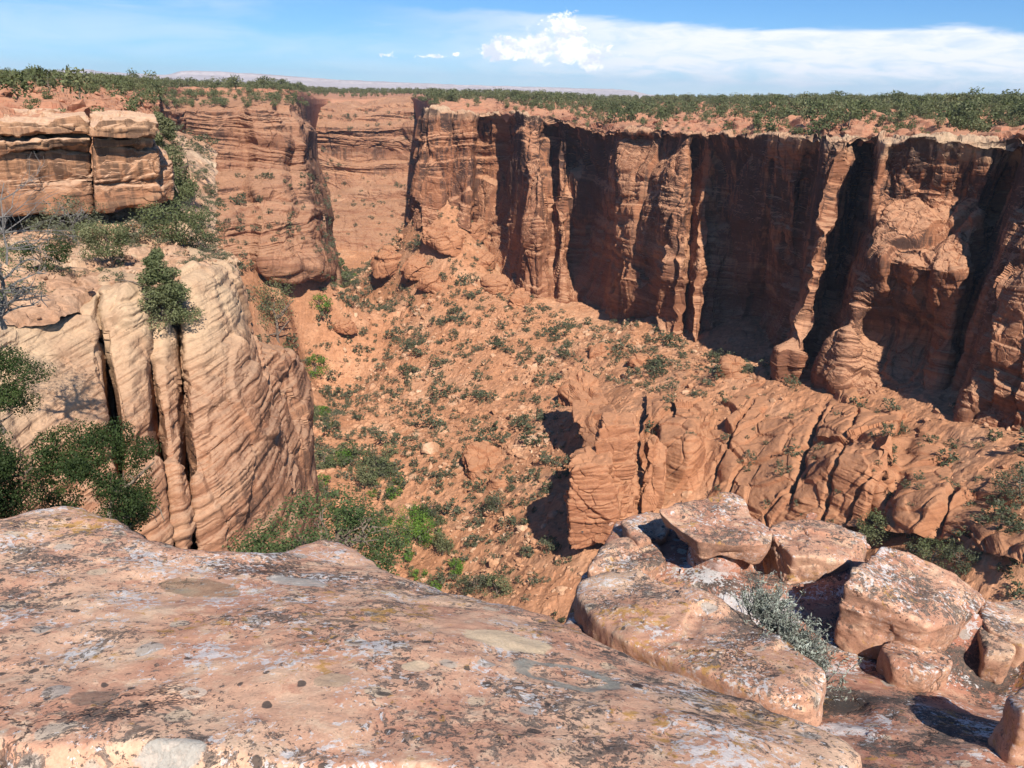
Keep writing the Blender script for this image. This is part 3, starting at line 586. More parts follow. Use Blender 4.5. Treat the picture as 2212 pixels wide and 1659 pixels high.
# ================================================================= FOREGROUND LEDGE
def lichen_mat(name, base, seed, dens=1.0, sc=1.0, spots=()):
    m, t, b = new_mat(name); g = t.n.new('ShaderNodeNewGeometry'); P = t.vm('ADD', g.outputs['Position'], (seed, seed*1.7, seed*.6))
    Nn = t.sep(g.outputs['Normal'])
    W1 = t.vm('ADD', P, t.vm('SCALE', t.noise(P, 6*sc, 3, color=True), sc=.10/sc))
    a = t.noise(W1, 1.6*sc, 5, .62); c = t.ramp(a, [(.28, base[0]), (.45, base[1]), (.56, base[2]), (.7, base[3])])
    a2 = t.noise(W1, 9*sc, 5, .7); c = t.mix(t.sstep(a2, .50, .66), c, base[3]); c = t.mix(t.sstep(a2, .46, .34, 0, .75), c, base[0])
    # pale round crusts
    v1 = t.voro(W1, 7*sc); r1 = t.sep(t.voro(W1, 7*sc, out='Color'))
    pal = t.math('MULTIPLY', t.sstep(v1, .30, .24), t.sstep(r1[0], .66, .7)); c = t.mix(t.math('MULTIPLY', pal, .8), c, t.mix(r1[1], (.60, .45, .30), (.36, .33, .29)))
    # grey brown and black lichen in drifts
    cl = t.noise(P, 2.2*sc, 4, .65); f1 = t.noise(W1, 25*sc, 7, .74); f2 = t.noise(W1, 60*sc, 5, .7)
    k = t.math('ADD', f1, t.math('MULTIPLY', t.math('SUBTRACT', cl, .5), .7*dens))
    gm = t.sstep(k, .552, .57); c = t.mix(t.math('MULTIPLY', gm, .82), c, t.mix(t.sstep(f2, .4, .6), (.085, .07, .06), (.22, .175, .145)))
    k2 = t.math('ADD', f2, t.math('MULTIPLY', t.math('SUBTRACT', cl, .5), .5*dens)); bm_ = t.sstep(k2, .578, .592); c = t.mix(t.math('MULTIPLY', bm_, .85), c, (.06, .052, .047))
    # small isolated dark discs
    v2 = t.voro(W1, 11*sc); r2 = t.sep(t.voro(W1, 11*sc, out='Color')); ds = t.math('MULTIPLY', t.sstep(v2, .22, .17), t.sstep(r2[1], .62, .64)); c = t.mix(t.math('MULTIPLY', ds, .9), c, (.075, .062, .055))
    # white crusts and orange
    P2 = t.vm('ADD', W1, (3.1, 7.7, 1.2)); w1 = t.noise(P2, 40*sc, 5, .72); w0 = t.noise(P2, 3.4*sc, 4, .6)
    wm = t.sstep(t.math('ADD', w1, t.math('MULTIPLY', t.math('SUBTRACT', w0, .5), .75*dens)), .603, .62); c = t.mix(t.math('MULTIPLY', wm, .8), c, (.60, .57, .55))
    P3 = t.vm('ADD', W1, (13.1, 2.7, 5.2)); o1 = t.noise(P3, 20*sc, 5, .7); o0 = t.noise(P3, 1.7*sc, 4, .6)
    om = t.sstep(t.math('ADD', o1, t.math('MULTIPLY', t.math('SUBTRACT', o0, .5), .9)), .63, .70); c = t.mix(t.math('MULTIPLY', om, .75), c, (.42, .23, .06))
    # sides carry fewer crusts
    c = t.mix(t.sstep(Nn[2], .45, .1, 0, .6), c, base[1])
    PP = g.outputs['Position']
    for (cx, rx, ry, ang, colr, amt, hole) in spots:
        d0 = t.vm('SUBTRACT', PP, tuple(cx)); q = t.sep(d0); ca, sa = math.cos(ang), math.sin(ang)
        ux = t.math('DIVIDE', t.math('ADD', t.math('MULTIPLY', q[0], ca), t.math('MULTIPLY', q[1], sa)), rx)
        uy = t.math('DIVIDE', t.math('SUBTRACT', t.math('MULTIPLY', q[1], ca), t.math('MULTIPLY', q[0], sa)), ry)
        rr = t.math('ADD', t.vm('LENGTH', t.comb(ux, uy, 0.0)), t.math('MULTIPLY', t.math('SUBTRACT', t.noise(PP, 14, 4, .65), .5), .7))
        mk = t.sstep(rr, 1.0, .88)
        if hole: mk = t.math('MULTIPLY', mk, t.sstep(rr, hole-.1, hole))
        c = t.mix(t.math('MULTIPLY', mk, amt), c, colr)
    ck = t.sstep(t.voro(t.vm('ADD', P, t.vm('SCALE', t.noise(P, 3*sc, 5, .7, color=True), sc=.5)), .9*sc, 'DISTANCE_TO_EDGE'), .010, .002); ck = t.math('MULTIPLY', ck, t.sstep(t.noise(P, 1.1*sc, 3), .48, .58)); c = t.mix(t.math('MULTIPLY', ck, .75), c, (.10, .06, .045))
    fine = t.noise(P, 110*sc, 4, .7); c = t.mix(1.0, c, t.ramp(fine, [(.3, (.82, .82, .82)), (.5, (1, 1, 1)), (.7, (1.15, 1.15, 1.15))]), 'MULTIPLY')
    t.put(b.inputs['Base Color'], c)
    h = t.math('ADD', t.math('ADD', t.math('MULTIPLY', fine, .25), t.math('MULTIPLY', f1, .8)), t.math('SUBTRACT', t.math('MULTIPLY', gm, .3), t.math('MULTIPLY', ck, 2.0)))
    t.put(b.inputs['Normal'], t.bump(h, .55, .012/sc)); return m
SALMON = ((.44, .21, .135), (.53, .29, .19), (.59, .355, .235), (.64, .44, .30))
EDGE = [(-420,1160,4.0),(-200,1128,3.9),(0,1112,3.78),(60,1096,3.8),(120,1086,3.8),(195,1085,3.74),(245,1104,3.66),(330,1150,3.52),(430,1172,3.52),(530,1190,3.6),(575,1186,3.9),(640,1162,4.2),(700,1150,4.3),(760,1160,4.22),(830,1216,3.95),(880,1245,3.8),(960,1270,3.62),(1080,1295,3.42),(1200,1314,3.28),(1260,1345,3.14),(1340,1392,2.98),(1420,1430,2.84),(1560,1475,2.66),(1700,1530,2.48),(1830,1580,2.34),(1886,1625,2.22),(1893,1720,2.05),(1900,1900,1.6)]
def plane_R(px, py, a=1.2, b=.285):
    v = ray(px, py); y = a/(-v[2]/v[1]-b); return y*math.hypot(v[0], v[1])/v[1]
EP = np.array([at(q[0], q[1], .6*min(plane_R(q[0], q[1]), 5)+.4*q[2]) for q in EDGE])
IP = np.array([at(x, y, plane_R(x, y)+r_) for x, y, r_ in [(1106,1659,0),(300,1659,0),(-100,1659,0),(-350,1500,0),(1700,1659,.05),(1106,1500,.02),(600,1450,-.03),(200,1400,.02),(1400,1560,.02),(-100,1300,0),(200,1250,0),(700,1300,.05),(1000,1390,.03),(430,1240,.08),(700,1210,.3)]])
extra = np.array([(x, y, -1.2-.285*y) for x in (-1.5, 0, 1.3) for y in (.4, -1.2)])
FG = TPS(np.vstack([EP, IP, extra]), .004)
poly = np.vstack([EP[:, :2], [(1.3, -2.2), (-5.2, -2.2), (-5.2, 2.0)]])
def sdist(x, y, pl):                                     # signed distance, positive inside
    P = np.stack([np.ravel(x), np.ravel(y)], 1); d = np.full(len(P), 1e9); ins = np.zeros(len(P), bool)
    for i in range(len(pl)):
        a, b = pl[i], pl[(i+1) % len(pl)]; e = b-a; w = P-a; k = np.clip((w@e)/(e@e), 0, 1)
        d = np.minimum(d, np.hypot(*(w-k[:, None]*e).T))
        cr = ((a[1] > P[:, 1]) != (b[1] > P[:, 1])) & (P[:, 0] < (b[0]-a[0])*(P[:, 1]-a[1])/(b[1]-a[1]+1e-12)+a[0]); ins ^= cr
    return np.where(ins, d, -d).reshape(np.shape(x))
def slab(x0, x1, y0, y1, step, f, pl, drop, mat, name, edge_r=.10, rough=.035):
    nx, ny = int((x1-x0)/step), int((y1-y0)/step); X, Y = np.meshgrid(np.linspace(x0, x1, nx), np.linspace(y0, y1, ny), indexing='ij')
    sd = sdist(X, Y, pl); Z = f(X, Y); w = np.c_[X.ravel(), Y.ravel(), Z.ravel()]
    sd = sd+(.05*fbm(w/.35, 3)+.02*fbm(w/.1, 2)).reshape(sd.shape)-.03
    out = np.clip(-sd, 0, None); inn = np.clip(edge_r-np.clip(sd, 0, None), 0, None)
    Z = Z-inn**2/(2*edge_r)*.6-np.minimum(out*4.5, drop)+.25*np.minimum(out, .5)
    X = X; D = rough*fbm(w/.9, 4)+.012*fbm(w/.16, 4)
    lay = pn(np.c_[w[:, :2]/1.1, w[:, 2]/.05]); D += .003*smooth01(lay, -.1, .1)+.016*(vor(w/np.array([.7, .7, 9.])+.15*fbm(w/.3, 3)[:, None], 0, .05)[0]-.5)+.007*(vor(w/np.array([.22, .22, 9.])+.2*fbm(w/.1, 2)[:, None], 0, .12)[0]-.5)
    Z = Z+D.reshape(Z.shape); V = np.stack([X, Y, Z], -1)
    return V
FGV = slab(-4.6, 2.6, -.6, 4.7, .0115, FG, poly, 7.0, None, 'ledge')
# thin lower layer along the near left edge
xx, yy = FGV[..., 0], FGV[..., 1]; a = atz(0, 1598, -1.66); b_ = atz(560, 1640, -1.64)
tl = ((b_[0]-a[0])*(yy-a[1])-(b_[1]-a[1])*(xx-a[0]))/np.hypot(b_[0]-a[0], b_[1]-a[1])+.02*np.sin(xx*9)
FGV[..., 2] -= .05*smooth01(-tl, 0, .05)*smooth01(xx, .1, -.35)
sp = lambda px, py: at(px, py, plane_R(px, py)+.02)
SPOTS = [(sp(1098,1370), .17, .10, -.15, (.62, .47, .31), .92, 0), (sp(1225,1440), .20, .11, -.2, (.27, .26, .22), .85, .70), (sp(372,1632), .10, .04, .05, (.42, .39, .34), .85, 0), (sp(900,1450), .05, .035, .1, (.60, .46, .31), .8, 0),
         (sp(1380,1452), .022, .022, 0, (.05, .035, .035), .95, 0), (sp(208,1520), .07, .05, 0, (.13, .105, .085), .6, 0), (sp(420,1512), .04, .035, 0, (.62, .48, .37), .9, .45), (sp(430,1262), .20, .09, -.2, (.13, .10, .06), .55, 0), (sp(640,1240), .16, .06, -.3, (.46, .42, .37), .7, 0), (sp(720,1490), .06, .05, 0, (.46, .33, .22), .8, 0)]
M_FG = lichen_mat('lichen_covered_sandstone', SALMON, 0.0, 1.0, 1.0, SPOTS)
fgo = structure(mesh_obj('rock_ledge', FGV.reshape(-1, 3), grid_faces(*FGV.shape[:2]), M_FG, smooth=True))

E2 = [(1215,1345,3.55),(1222,1300,4.1),(1250,1235,4.7),(1330,1118,5.35),(1400,1098,5.5),(1500,1096,5.5),(1640,1112,5.4),(1720,1128,5.3),(1850,1180,5.0),(2000,1245,4.75),(2130,1300,4.5),(2300,1350,4.4),(2500,1420,4.3)]
E2P = np.array([at(*q) for q in E2])
I2P = np.array([atz(*q) for q in [(1600,1350,-3.05),(1800,1400,-2.98),(1650,1250,-3.14),(1900,1500,-2.78),(2200,1600,-2.55),(2000,1650,-2.42),(2200,1450,-2.85),(1400,1400,-3.1),(1350,1300,-3.15),(1950,1580,-2.58),(1560,1228,-2.99),(1480,1240,-3.02),(1660,1232,-3.02)]])
FG2 = TPS(np.vstack([E2P, I2P]), .01); poly2 = np.vstack([E2P[:, :2], [(5.5, 1.0), (3.2, .4), (1.2, .9), (.5, 2.6)]])
V2 = slab(.2, 5.6, .6, 6.0, .014, FG2, poly2, 7.0, None, 'ledge2', .12, .05)
c1, e1 = vor(np.c_[V2.reshape(-1, 3)[:, :2]/.45, V2.reshape(-1, 3)[:, 2]*0]); V2[..., 2] += ((c1-.5)*.035*smooth01(V2.reshape(-1, 3)[:, 1], 3.6, 3.0)).reshape(V2.shape[:2])
M_FG2 = lichen_mat('red_bare_sandstone', ((.32, .135, .09), (.42, .195, .13), (.46, .235, .155), (.52, .31, .21)), 4.0, 1.5, 1.1)
structure(mesh_obj('rock_ledge', V2.reshape(-1, 3), grid_faces(*V2.shape[:2]), M_FG2, smooth=True))

def fct(P, sd):
    c, e = vor(P/.36+sd, 1.6, .2); c2, e2 = vor(P/.13+sd, 1.2, .25); return .022*c+.007*c2
def boulder(top, h, label, seed, taper=1.03, p=20, mat=None, sub=7, rough=1.0, name='boulder'):
    T = np.array([atz(*q) for q in top]); c = T.mean(0); B = c+(T-c)*np.array([taper, taper, 1]); B[:, 2] = T[:, 2]-h
    base = Vector((c[0], c[1], B[:, 2].min()))
    dsp = lambda P: rough*(.04*fbm(P/.55+seed, 4)+.014*fbm(P/.14+seed, 4)+.008*smooth01(pn(np.c_[P[:, :2]/1.2, P[:, 2]/.09]+seed), -.12, .12)+fct(P, seed))
    o = hull_rock(name, np.vstack([T, B]), mat or M_BL, sub, p, dsp); o.data.transform(Matrix.Translation(-base)); o.location = base
    for pg in o.data.polygons: pg.use_smooth = True
    if label: tag(o, label, 'boulder', 'lichen spotted boulders on the lower ledge')
    return o
M_BL = lichen_mat('lichen_spotted_boulder', ((.36, .17, .11), (.46, .245, .16), (.52, .30, .20), (.58, .39, .26)), 9.0, .9, 1.05)
boulder([(1240,1278,-2.80),(1290,1222,-2.82),(1370,1226,-2.80),(1470,1272,-2.72),(1620,1328,-2.64),(1720,1388,-2.56),(1782,1445,-2.48),(1776,1495,-2.40),(1650,1490,-2.42),(1420,1408,-2.56),(1320,1365,-2.66)], .55, 'long low lichen blotched boulder in front of the silvery sagebrush', 1.1, p=22)
boulder([(1268,1215,-3.02),(1320,1155,-3.05),(1400,1140,-3.02),(1440,1160,-2.98),(1445,1205,-2.95),(1345,1232,-2.98)], .45, 'rounded grey brown boulder at the left end, propped below the overhanging slab', 2.3, p=9)
b3 = boulder([(1418,1098,-2.70),(1500,1078,-2.72),(1575,1066,-2.75),(1606,1078,-2.76),(1668,1158,-2.74),(1655,1182,-2.74),(1510,1172,-2.68)], .16, 'flat topped boulder with an overhanging rim, the highest one on the ledge', 3.7, .86, p=22)
ft = boulder([(1500,1180,-2.86),(1510,1120,-2.86),(1600,1120,-2.86),(1630,1190,-2.88),(1560,1200,-2.85)], .4, None, 4.1, 1.08, p=8, mat=M_FG2, name='rock_foot')
ft.parent = b3; ft.matrix_parent_inverse = Matrix.Translation(-b3.location)
boulder([(1662,1148,-2.80),(1695,1124,-2.82),(1750,1118,-2.82),(1876,1148,-2.80),(1872,1178,-2.82),(1836,1216,-2.82),(1712,1196,-2.76)], .42, 'blocky boulder with pale yellow lichen flecks, right of the flat topped boulder', 5.9, .95, p=22)
boulder([(1905,1160,-2.52),(1990,1190,-2.58),(2110,1258,-2.68),(2126,1300,-2.72),(2050,1350,-2.66),(2000,1352,-2.62),(1890,1290,-2.54),(1818,1252,-2.50)], .46, 'big tilted slab sided boulder with grey lichen and a deep shadow on its left', 6.4, .93, p=22)
boulder([(2110,1290,-2.74),(2200,1290,-2.78),(2300,1320,-2.8),(2300,1390,-2.7),(2215,1390,-2.66),(2130,1350,-2.68)], .5, 'red brown boulder cut by the right edge of the picture, behind the small stones', 7.7, .98, p=22)
boulder([(2122,1352,-2.74),(2160,1348,-2.74),(2200,1372,-2.72),(2190,1410,-2.68),(2130,1400,-2.70)], .34, 'smaller pinkish boulder standing below the red brown one at the right edge', 8.2, .95, p=10, sub=6)
boulder([(2170,1490,-2.20),(2225,1462,-2.28),(2330,1470,-2.28),(2330,1540,-2.14),(2210,1530,-2.14)], .34, 'smooth dark sided boulder at the bottom right corner over a black shadow', 9.5, .98, p=10, sub=6)
boulder([(1906,1392,-2.78),(1960,1380,-2.82),(2050,1412,-2.80),(2058,1440,-2.76),(2000,1452,-2.72),(1930,1438,-2.74)], .16, 'thin wedge shaped rock lying under the lower tip of the tilted boulder', 10.1, .96, p=10, sub=6)
boulder([(2062,1362,-2.86),(2090,1356,-2.86),(2104,1380,-2.84),(2092,1402,-2.82),(2066,1398,-2.82)], .18, 'fist sized upright stone in the gap right of the tilted boulder', 11.4, .9, p=7, sub=5, rough=.5)
boulder([(1652,1186,-3.06),(1674,1180,-3.06),(1694,1190,-3.04),(1690,1206,-3.02),(1662,1206,-3.02)], .12, 'small red stone wedged between the flat topped and the blocky boulder', 12.9, .95, p=7, sub=5, rough=.4)
boulder([(1340,1122,-3.0),(1400,1100,-3.02),(1455,1102,-3.02),(1440,1150,-2.98),(1380,1165,-2.96)], .3, 'pale pointed slab behind the leftmost rounded boulder', 13.6, 1.0, p=12, sub=6)

# ================================================================= VEGETATION
def foliage_mat(name, a, b_, c_, sc=.15, tr=.25):
    m, t, b = new_mat(name); g = t.n.new('ShaderNodeNewGeometry'); P = g.outputs['Position']; oi = t.n.new('ShaderNodeObjectInfo')
    n1 = t.math('ADD', t.noise(P, sc, 3, .6), t.math('MULTIPLY', t.math('SUBTRACT', oi.outputs['Random'], .5), .22))
    c = t.ramp(n1, [(.33, a), (.5, b_), (.67, c_)])
    rn = t.math('ADD', .72, t.math('MULTIPLY', g.outputs['Random Per Island'], .56)); c = t.mix(1.0, c, t.comb(rn, rn, rn), 'MULTIPLY')
    t.put(b.inputs['Base Color'], c); b.inputs['Roughness'].default_value = .65; b.inputs['Specular IOR Level'].default_value = .25
    tl = t.n.new('ShaderNodeBsdfTranslucent'); t.put(tl.inputs[0], t.mix(1.0, c, (1.2, 1.4, .7), 'MULTIPLY')); ms = t.n.new('ShaderNodeMixShader'); ms.inputs[0].default_value = tr
    t.l.new(b.outputs[0], ms.inputs[1]); t.l.new(tl.outputs[0], ms.inputs[2])
    o = [n for n in t.n if n.type == 'OUTPUT_MATERIAL'][0]; t.l.new(ms.outputs[0], o.inputs[0]); return m
M_JUN = foliage_mat('juniper_foliage', (.080, .095, .036), (.125, .142, .06), (.18, .18, .088))
M_JNEAR = foliage_mat('near_juniper_foliage', (.022, .036, .011), (.036, .058, .016), (.058, .084, .022), 2.0)  # leaf colour darkened to paint in self-shadow and shade from the ledge
M_SHR = foliage_mat('shrub_foliage', (.070, .080, .040), (.10, .108, .058), (.145, .148, .092), .4)
M_COT = foliage_mat('bright_leaf_foliage', (.075, .14, .025), (.11, .20, .03), (.16, .27, .04), .12, .35)
M_OAK = foliage_mat('scrub_leaves', (.055, .085, .028), (.08, .115, .04), (.115, .14, .055), 3.0, .3)
M_SAGE = foliage_mat('sage_leaves', (.26, .28, .235), (.38, .41, .35), (.50, .52, .46), 6.0, .2)
def bark_mat(name, a, b_):
    m, t, b = new_mat(name); g = t.n.new('ShaderNodeNewGeometry'); t.put(b.inputs['Base Color'], t.ramp(t.noise(g.outputs['Position'], 14, 5, .65), [(.3, a), (.7, b_)])); return m
M_BARK = bark_mat('juniper_bark', (.12, .085, .06), (.24, .19, .15)); M_DEAD = bark_mat('bleached_dead_wood', (.11, .098, .088), (.23, .21, .19))

def quads(cen, nrm, size, asp, R):
    k = len(cen); nrm = nrm/(np.linalg.norm(nrm, axis=1)[:, None]+1e-9); t1 = np.cross(nrm, R.normal(size=(k, 3))); t1 /= np.linalg.norm(t1, axis=1)[:, None]+1e-9; t2 = np.cross(nrm, t1)
    s_ = (size*R.uniform(.55, 1.3, k))[:, None]; a_ = t1*s_; b_ = t2*s_*asp
    V = np.stack([cen-a_, cen-b_*.8+a_*.1, cen+a_, cen+b_], 1).reshape(-1, 3); return V, np.arange(4*k).reshape(k, 4)
def crown(seed, kind='round', n=700, leaf=.05, nc=26, rk=1.0):
    """leaf faces of a crown in unit height space: base at z=0, top at z=1"""
    R = np.random.default_rng(seed)
    if kind == 'cone':
        h = R.beta(1.1, 1.5, nc); a = R.uniform(0, 6.283, nc); r = (.26*(1-h)**.8+.02)*R.uniform(.4, 1, nc); cc = np.c_[r*np.cos(a), r*np.sin(a), .08+.9*h]; rc = .06+.07*(1-h)
    elif kind == 'bush':
        v = R.normal(size=(nc, 3)); v /= np.linalg.norm(v, axis=1)[:, None]; v *= R.uniform(.35, 1, nc)[:, None]**.5; cc = v*np.array([.62, .62, .40])+np.array([0, 0, .45]); rc = R.uniform(.13, .26, nc)
    else:
        v = R.normal(size=(nc, 3)); v /= np.linalg.norm(v, axis=1)[:, None]; v *= R.uniform(.3, 1, nc)[:, None]**.5; w = R.uniform(.34, .48); cc = v*np.array([w, w*R.uniform(.8, 1.1), .36])+np.array([R.normal()*.05, R.normal()*.05, .58]); rc = R.uniform(.15, .22, nc)
    rc = rc*rk; i = R.integers(0, nc, n); v = R.normal(size=(n, 3)); v /= np.linalg.norm(v, axis=1)[:, None]; rad = R.uniform(.35, 1, n)**.6
    P = cc[i]+v*(rc[i]*rad)[:, None]*np.array([1, 1, .75]); P[:, 2] = np.clip(P[:, 2], .02, None)
    return quads(P, v+R.normal(size=(n, 3))*.7+np.array([0, 0, .35]), leaf, .6, R)
def tube(pts, rad, seg=6):
    pts = np.array(pts, float); rad = np.array(rad); V = []
    for i, p_ in enumerate(pts):
        d_ = pts[min(i+1, len(pts)-1)]-pts[max(i-1, 0)]; d_ /= np.linalg.norm(d_)+1e-9
        a_ = np.cross(d_, [.3, .9, .2]); a_ /= np.linalg.norm(a_)+1e-9; b_ = np.cross(d_, a_)
        for k in range(seg): V.append(p_+rad[i]*(a_*math.cos(6.283*k/seg)+b_*math.sin(6.283*k/seg)))
    Fq = [[i*seg+k, i*seg+(k+1) % seg, (i+1)*seg+(k+1) % seg, (i+1)*seg+k] for i in range(len(pts)-1) for k in range(seg)]
    return np.array(V), np.array(Fq)
def branchy(seed, n=7, h=.6, r=.035, spread=.4, seg=5, twigs=0, droop=0.0, tl=.25):
    R = np.random.default_rng(seed); VV, FF, o = [], [], 0
    def add(pts, rad):
        nonlocal o
        v, f = tube(pts, rad, seg); VV.append(v); FF.append(f+o); o += len(v)
    tr_ = [np.array([0, 0, -.05])]
    for i in range(5): tr_.append(tr_[-1]+np.array([R.normal()*.03, R.normal()*.03, h/5+.01]))
    add(tr_, np.linspace(r, r*.35, 6))
    for i in range(n):
        k = R.integers(1, 5); p_ = tr_[k].copy(); a = R.uniform(0, 6.283); d_ = np.array([math.cos(a), math.sin(a), R.uniform(.1, 1.0)-droop]); d_ /= np.linalg.norm(d_); L = spread*R.uniform(.6, 1.2); pts = [p_]
        for j in range(4): d_ = d_+R.normal(size=3)*.22; d_ /= np.linalg.norm(d_); pts.append(pts[-1]+d_*L/4)
        add(pts, np.linspace(r*.5, r*.14, 5))
        for w in range(twigs):
            q = pts[R.integers(1, 5)].copy(); e_ = d_+R.normal(size=3)*.7; e_ /= np.linalg.norm(e_); tw = [q]
            for j in range(3): e_ = e_+R.normal(size=3)*.3; e_ /= np.linalg.norm(e_); tw.append(tw[-1]+e_*tl*R.uniform(.2, .5)*spread)
            add(tw, np.linspace(r*.2, r*.07, 4))
    return np.vstack(VV), np.vstack(FF)
def join(parts):
    V, Fq, M, o = [], [], [], 0
    for v, f, mi in parts: V.append(v); Fq.append(f+o); M.append(np.full(len(f), mi)); o += len(v)
    return np.vstack(V), np.vstack(Fq), np.concatenate(M)
def sheet_ground(px, py, sheets):
    best = None
    for S in sheets:
        Q = S.reshape(-1, 3); x, y, z = project(Q); d = np.hypot(x-px, y-py); k = np.where(d < max(2.5, d.min()+.5))[0]; j = k[np.argmin(z[k])]
        if best is None or d[j] < best[0]-4 or (abs(d[j]-best[0]) <= 4 and z[j] < best[2]): best = (d[j], Q[j], z[j])
    return best[1]

# --- protos and scattering
PIN = [join([(*crown(100+i, 'round', 280, .064, 22, 1.2), 0), (*branchy(200+i, 0, .5, .03, .3, 4), 1)]) for i in range(6)]
SHR = [join([(*crown(300+i, 'bush', 190, .085, 14), 0), (*branchy(350+i, 0, .4, .03, .3, 3), 1)]) for i in range(6)]
def proto_mesh(name, pr, mats):
    o = mesh_obj(name, pr[0], pr[1], mats, midx=pr[2]); me = o.data; bpy.data.objects.remove(o); return me
def pick(S, n, R, keep, bias=None):
    Q = S.reshape(-1, 3); g = S; a = np.linalg.norm(np.cross(np.gradient(g, axis=0), np.gradient(g, axis=1)), axis=2).ravel()
    nz = np.abs(normals(S)[..., 2]).ravel(); w = a*np.clip(nz, 0, 1)*keep(Q)
    if bias is not None: w = w*bias(Q)
    return Q[R.choice(len(Q), n, p=w/w.sum(), replace=True)]+R.normal(size=(n, 3))*np.array([.3, .3, 0])
def in_poly(x, y, pl): return sdist(x, y, np.array(pl, float)) > 0
def plant(kind, pos, size, R, protos, mats, labels, cat, group, cap, massname, flat=1.0):
    """largest `cap` in the picture stand as objects of their own, the rest is one mass"""
    px, py, z = project(pos); vis = (px > -20) & (px < 2232) & (py > 0) & (py < 1659) & (z > 1); sz = np.where(vis, size/np.maximum(z, 1), 0); order = np.argsort(-sz)
    rot = R.uniform(0, 6.283, len(pos)); pk = R.integers(0, len(protos), len(pos)); mes = [proto_mesh(kind, p_, mats) for p_ in protos]; sx = size*R.uniform(.85, 1.2, len(pos))
    two = kind.endswith('_tree'); sub = [[proto_mesh(('crown', 'trunk')[q], (p_[0], p_[1][p_[2] == q], p_[2][p_[2] == q]*0), [mats[q]]) for q in (0, 1)] for p_ in protos] if two else None
    for j, i in enumerate(order[:cap]):
        o = bpy.data.objects.new(kind, None if two else mes[pk[i]]); C.objects.link(o)
        if two:
            for q in (0, 1): ch = bpy.data.objects.new(('crown', 'trunk')[q], sub[pk[i]][q]); C.objects.link(ch); ch.parent = o
        o.location = pos[i]; o.rotation_euler = (0, 0, rot[i]); o.scale = (sx[i], sx[i], size[i]*flat); tag(o, labels(pos[i], px[i], py[i]), cat, group)
    rest = order[cap:]
    if len(rest):
        V, Fq, M, off = [], [], [], 0
        for i in rest:
            v, f, mi = protos[pk[i]]; c_, s_ = math.cos(rot[i]), math.sin(rot[i]); w = v*np.array([sx[i], sx[i], size[i]*flat]); V.append(np.c_[w[:, 0]*c_-w[:, 1]*s_, w[:, 0]*s_+w[:, 1]*c_, w[:, 2]]+pos[i]); Fq.append(f+off); M.append(mi); off += len(v)
        stuff(mesh_obj(massname, np.vstack(V), np.vstack(Fq), mats, midx=np.concatenate(M)))
Rg = np.random.default_rng(11)
TVIS = [(640,790),(660,700),(720,620),(800,555),(850,470),(900,452),(1000,450),(1050,560),(1080,620),(1300,700),(1420,688),(1490,720),(1520,770),(1650,775),(1700,790),(1560,860),(1400,850),(1240,810),(1215,900),(1240,1010),(1180,1060),(1200,1180),(1300,1260),(1240,1310),(1150,1310),(980,1275),(850,1240),(720,1120),(690,1060),(660,860)]
def keepT(Q): x, y, z = project(Q); return ((z > 10) & in_poly(x, y, TVIS)).astype(float)
lump = lambda s_, lo, hi: (lambda Q: .25+smooth01(fbm(np.c_[Q[:, :2]/s_, Q[:, 2]*0+1], 3), lo, hi))
posT = pick(TG, 3000, Rg, keepT, lambda Q: .8+smooth01(fbm(np.c_[Q[:, :2]/26, Q[:, 2]*0+1], 3), -.2, .3)); szT = Rg.lognormal(.70, .45, 3000)
def keepAny(x0, x1, y0, y1, nzmin=.55):
    def k(Q): x, y, z = project(Q); return ((z > 5) & (x > x0) & (x < x1) & (y > y0) & (y < y1)).astype(float)
    return k
pos1 = pick(L1G, 260, Rg, keepAny(400, 720, 380, 700)); pos2 = pick(L2G, 120, Rg, keepAny(640, 930, 240, 600)); posF = pick(TG, 420, Rg, keepAny(500, 760, 580, 800)); posH = pick(TG, 420, Rg, lambda Q: ((Q[:, 1] < 200) & (np.abs(Q[:, 0]) < 140)).astype(float)); posB = pick(BG, 110, Rg, keepAny(1400, 2212, 820, 1150))
pos3 = pick(TG, 110, Rg, keepAny(1600, 2212, 1070, 1260))
pos = np.vstack([posT, pos1, pos2, posF, posB, pos3, posH]); sz = np.concatenate([szT, Rg.lognormal(.8, .4, 260), Rg.lognormal(.9, .3, 120), Rg.lognormal(1.0, .45, 420), Rg.lognormal(.35, .4, 110), Rg.lognormal(.5, .4, 110), Rg.lognormal(.7, .4, 420)])
def lab_shrub(p_, x, y): return 'round grey green shrub growing on the orange boulder strewn slope' if x < 1400 else 'dark green shrub rooted in the cracks of the orange slickrock bench'
plant('shrub', pos, sz, Rg, SHR, [M_SHR, M_BARK], lab_shrub, 'shrub', 'shrubs scattered over the canyon slopes', 290, 'shrub_cover', 1.0)
# plateau woodland
pP = pick(PG, 5200, Rg, lambda Q: ((np.hypot(Q[:, 0], Q[:, 1]) > 200) & (np.hypot(Q[:, 0], Q[:, 1]) < 1500)).astype(float)*smooth01(project(Q)[0], -200, 0), lambda Q: (.12+smooth01(fbm(np.c_[Q[:, :2]/45, Q[:, 2]*0], 3), -.12, .18))*np.clip(420/np.hypot(Q[:, 0], Q[:, 1]), .15, 2.0)*np.interp(project(Q)[0], [900, 1150, 1500, 1850, 2000], [.9, .75, .75, 1, 1.3]))
pL = pick(LPG, 520, Rg, lambda Q: (np.hypot(Q[:, 0], Q[:, 1]) > 74).astype(float)*(.3+smooth01(np.hypot(Q[:, 0], Q[:, 1]), 95, 170)))
pR = pick(PG, 2000, Rg, keepAny(1120, 2300, 222, 306))
pU = pick(L1G, 160, Rg, keepAny(225, 660, 190, 235))
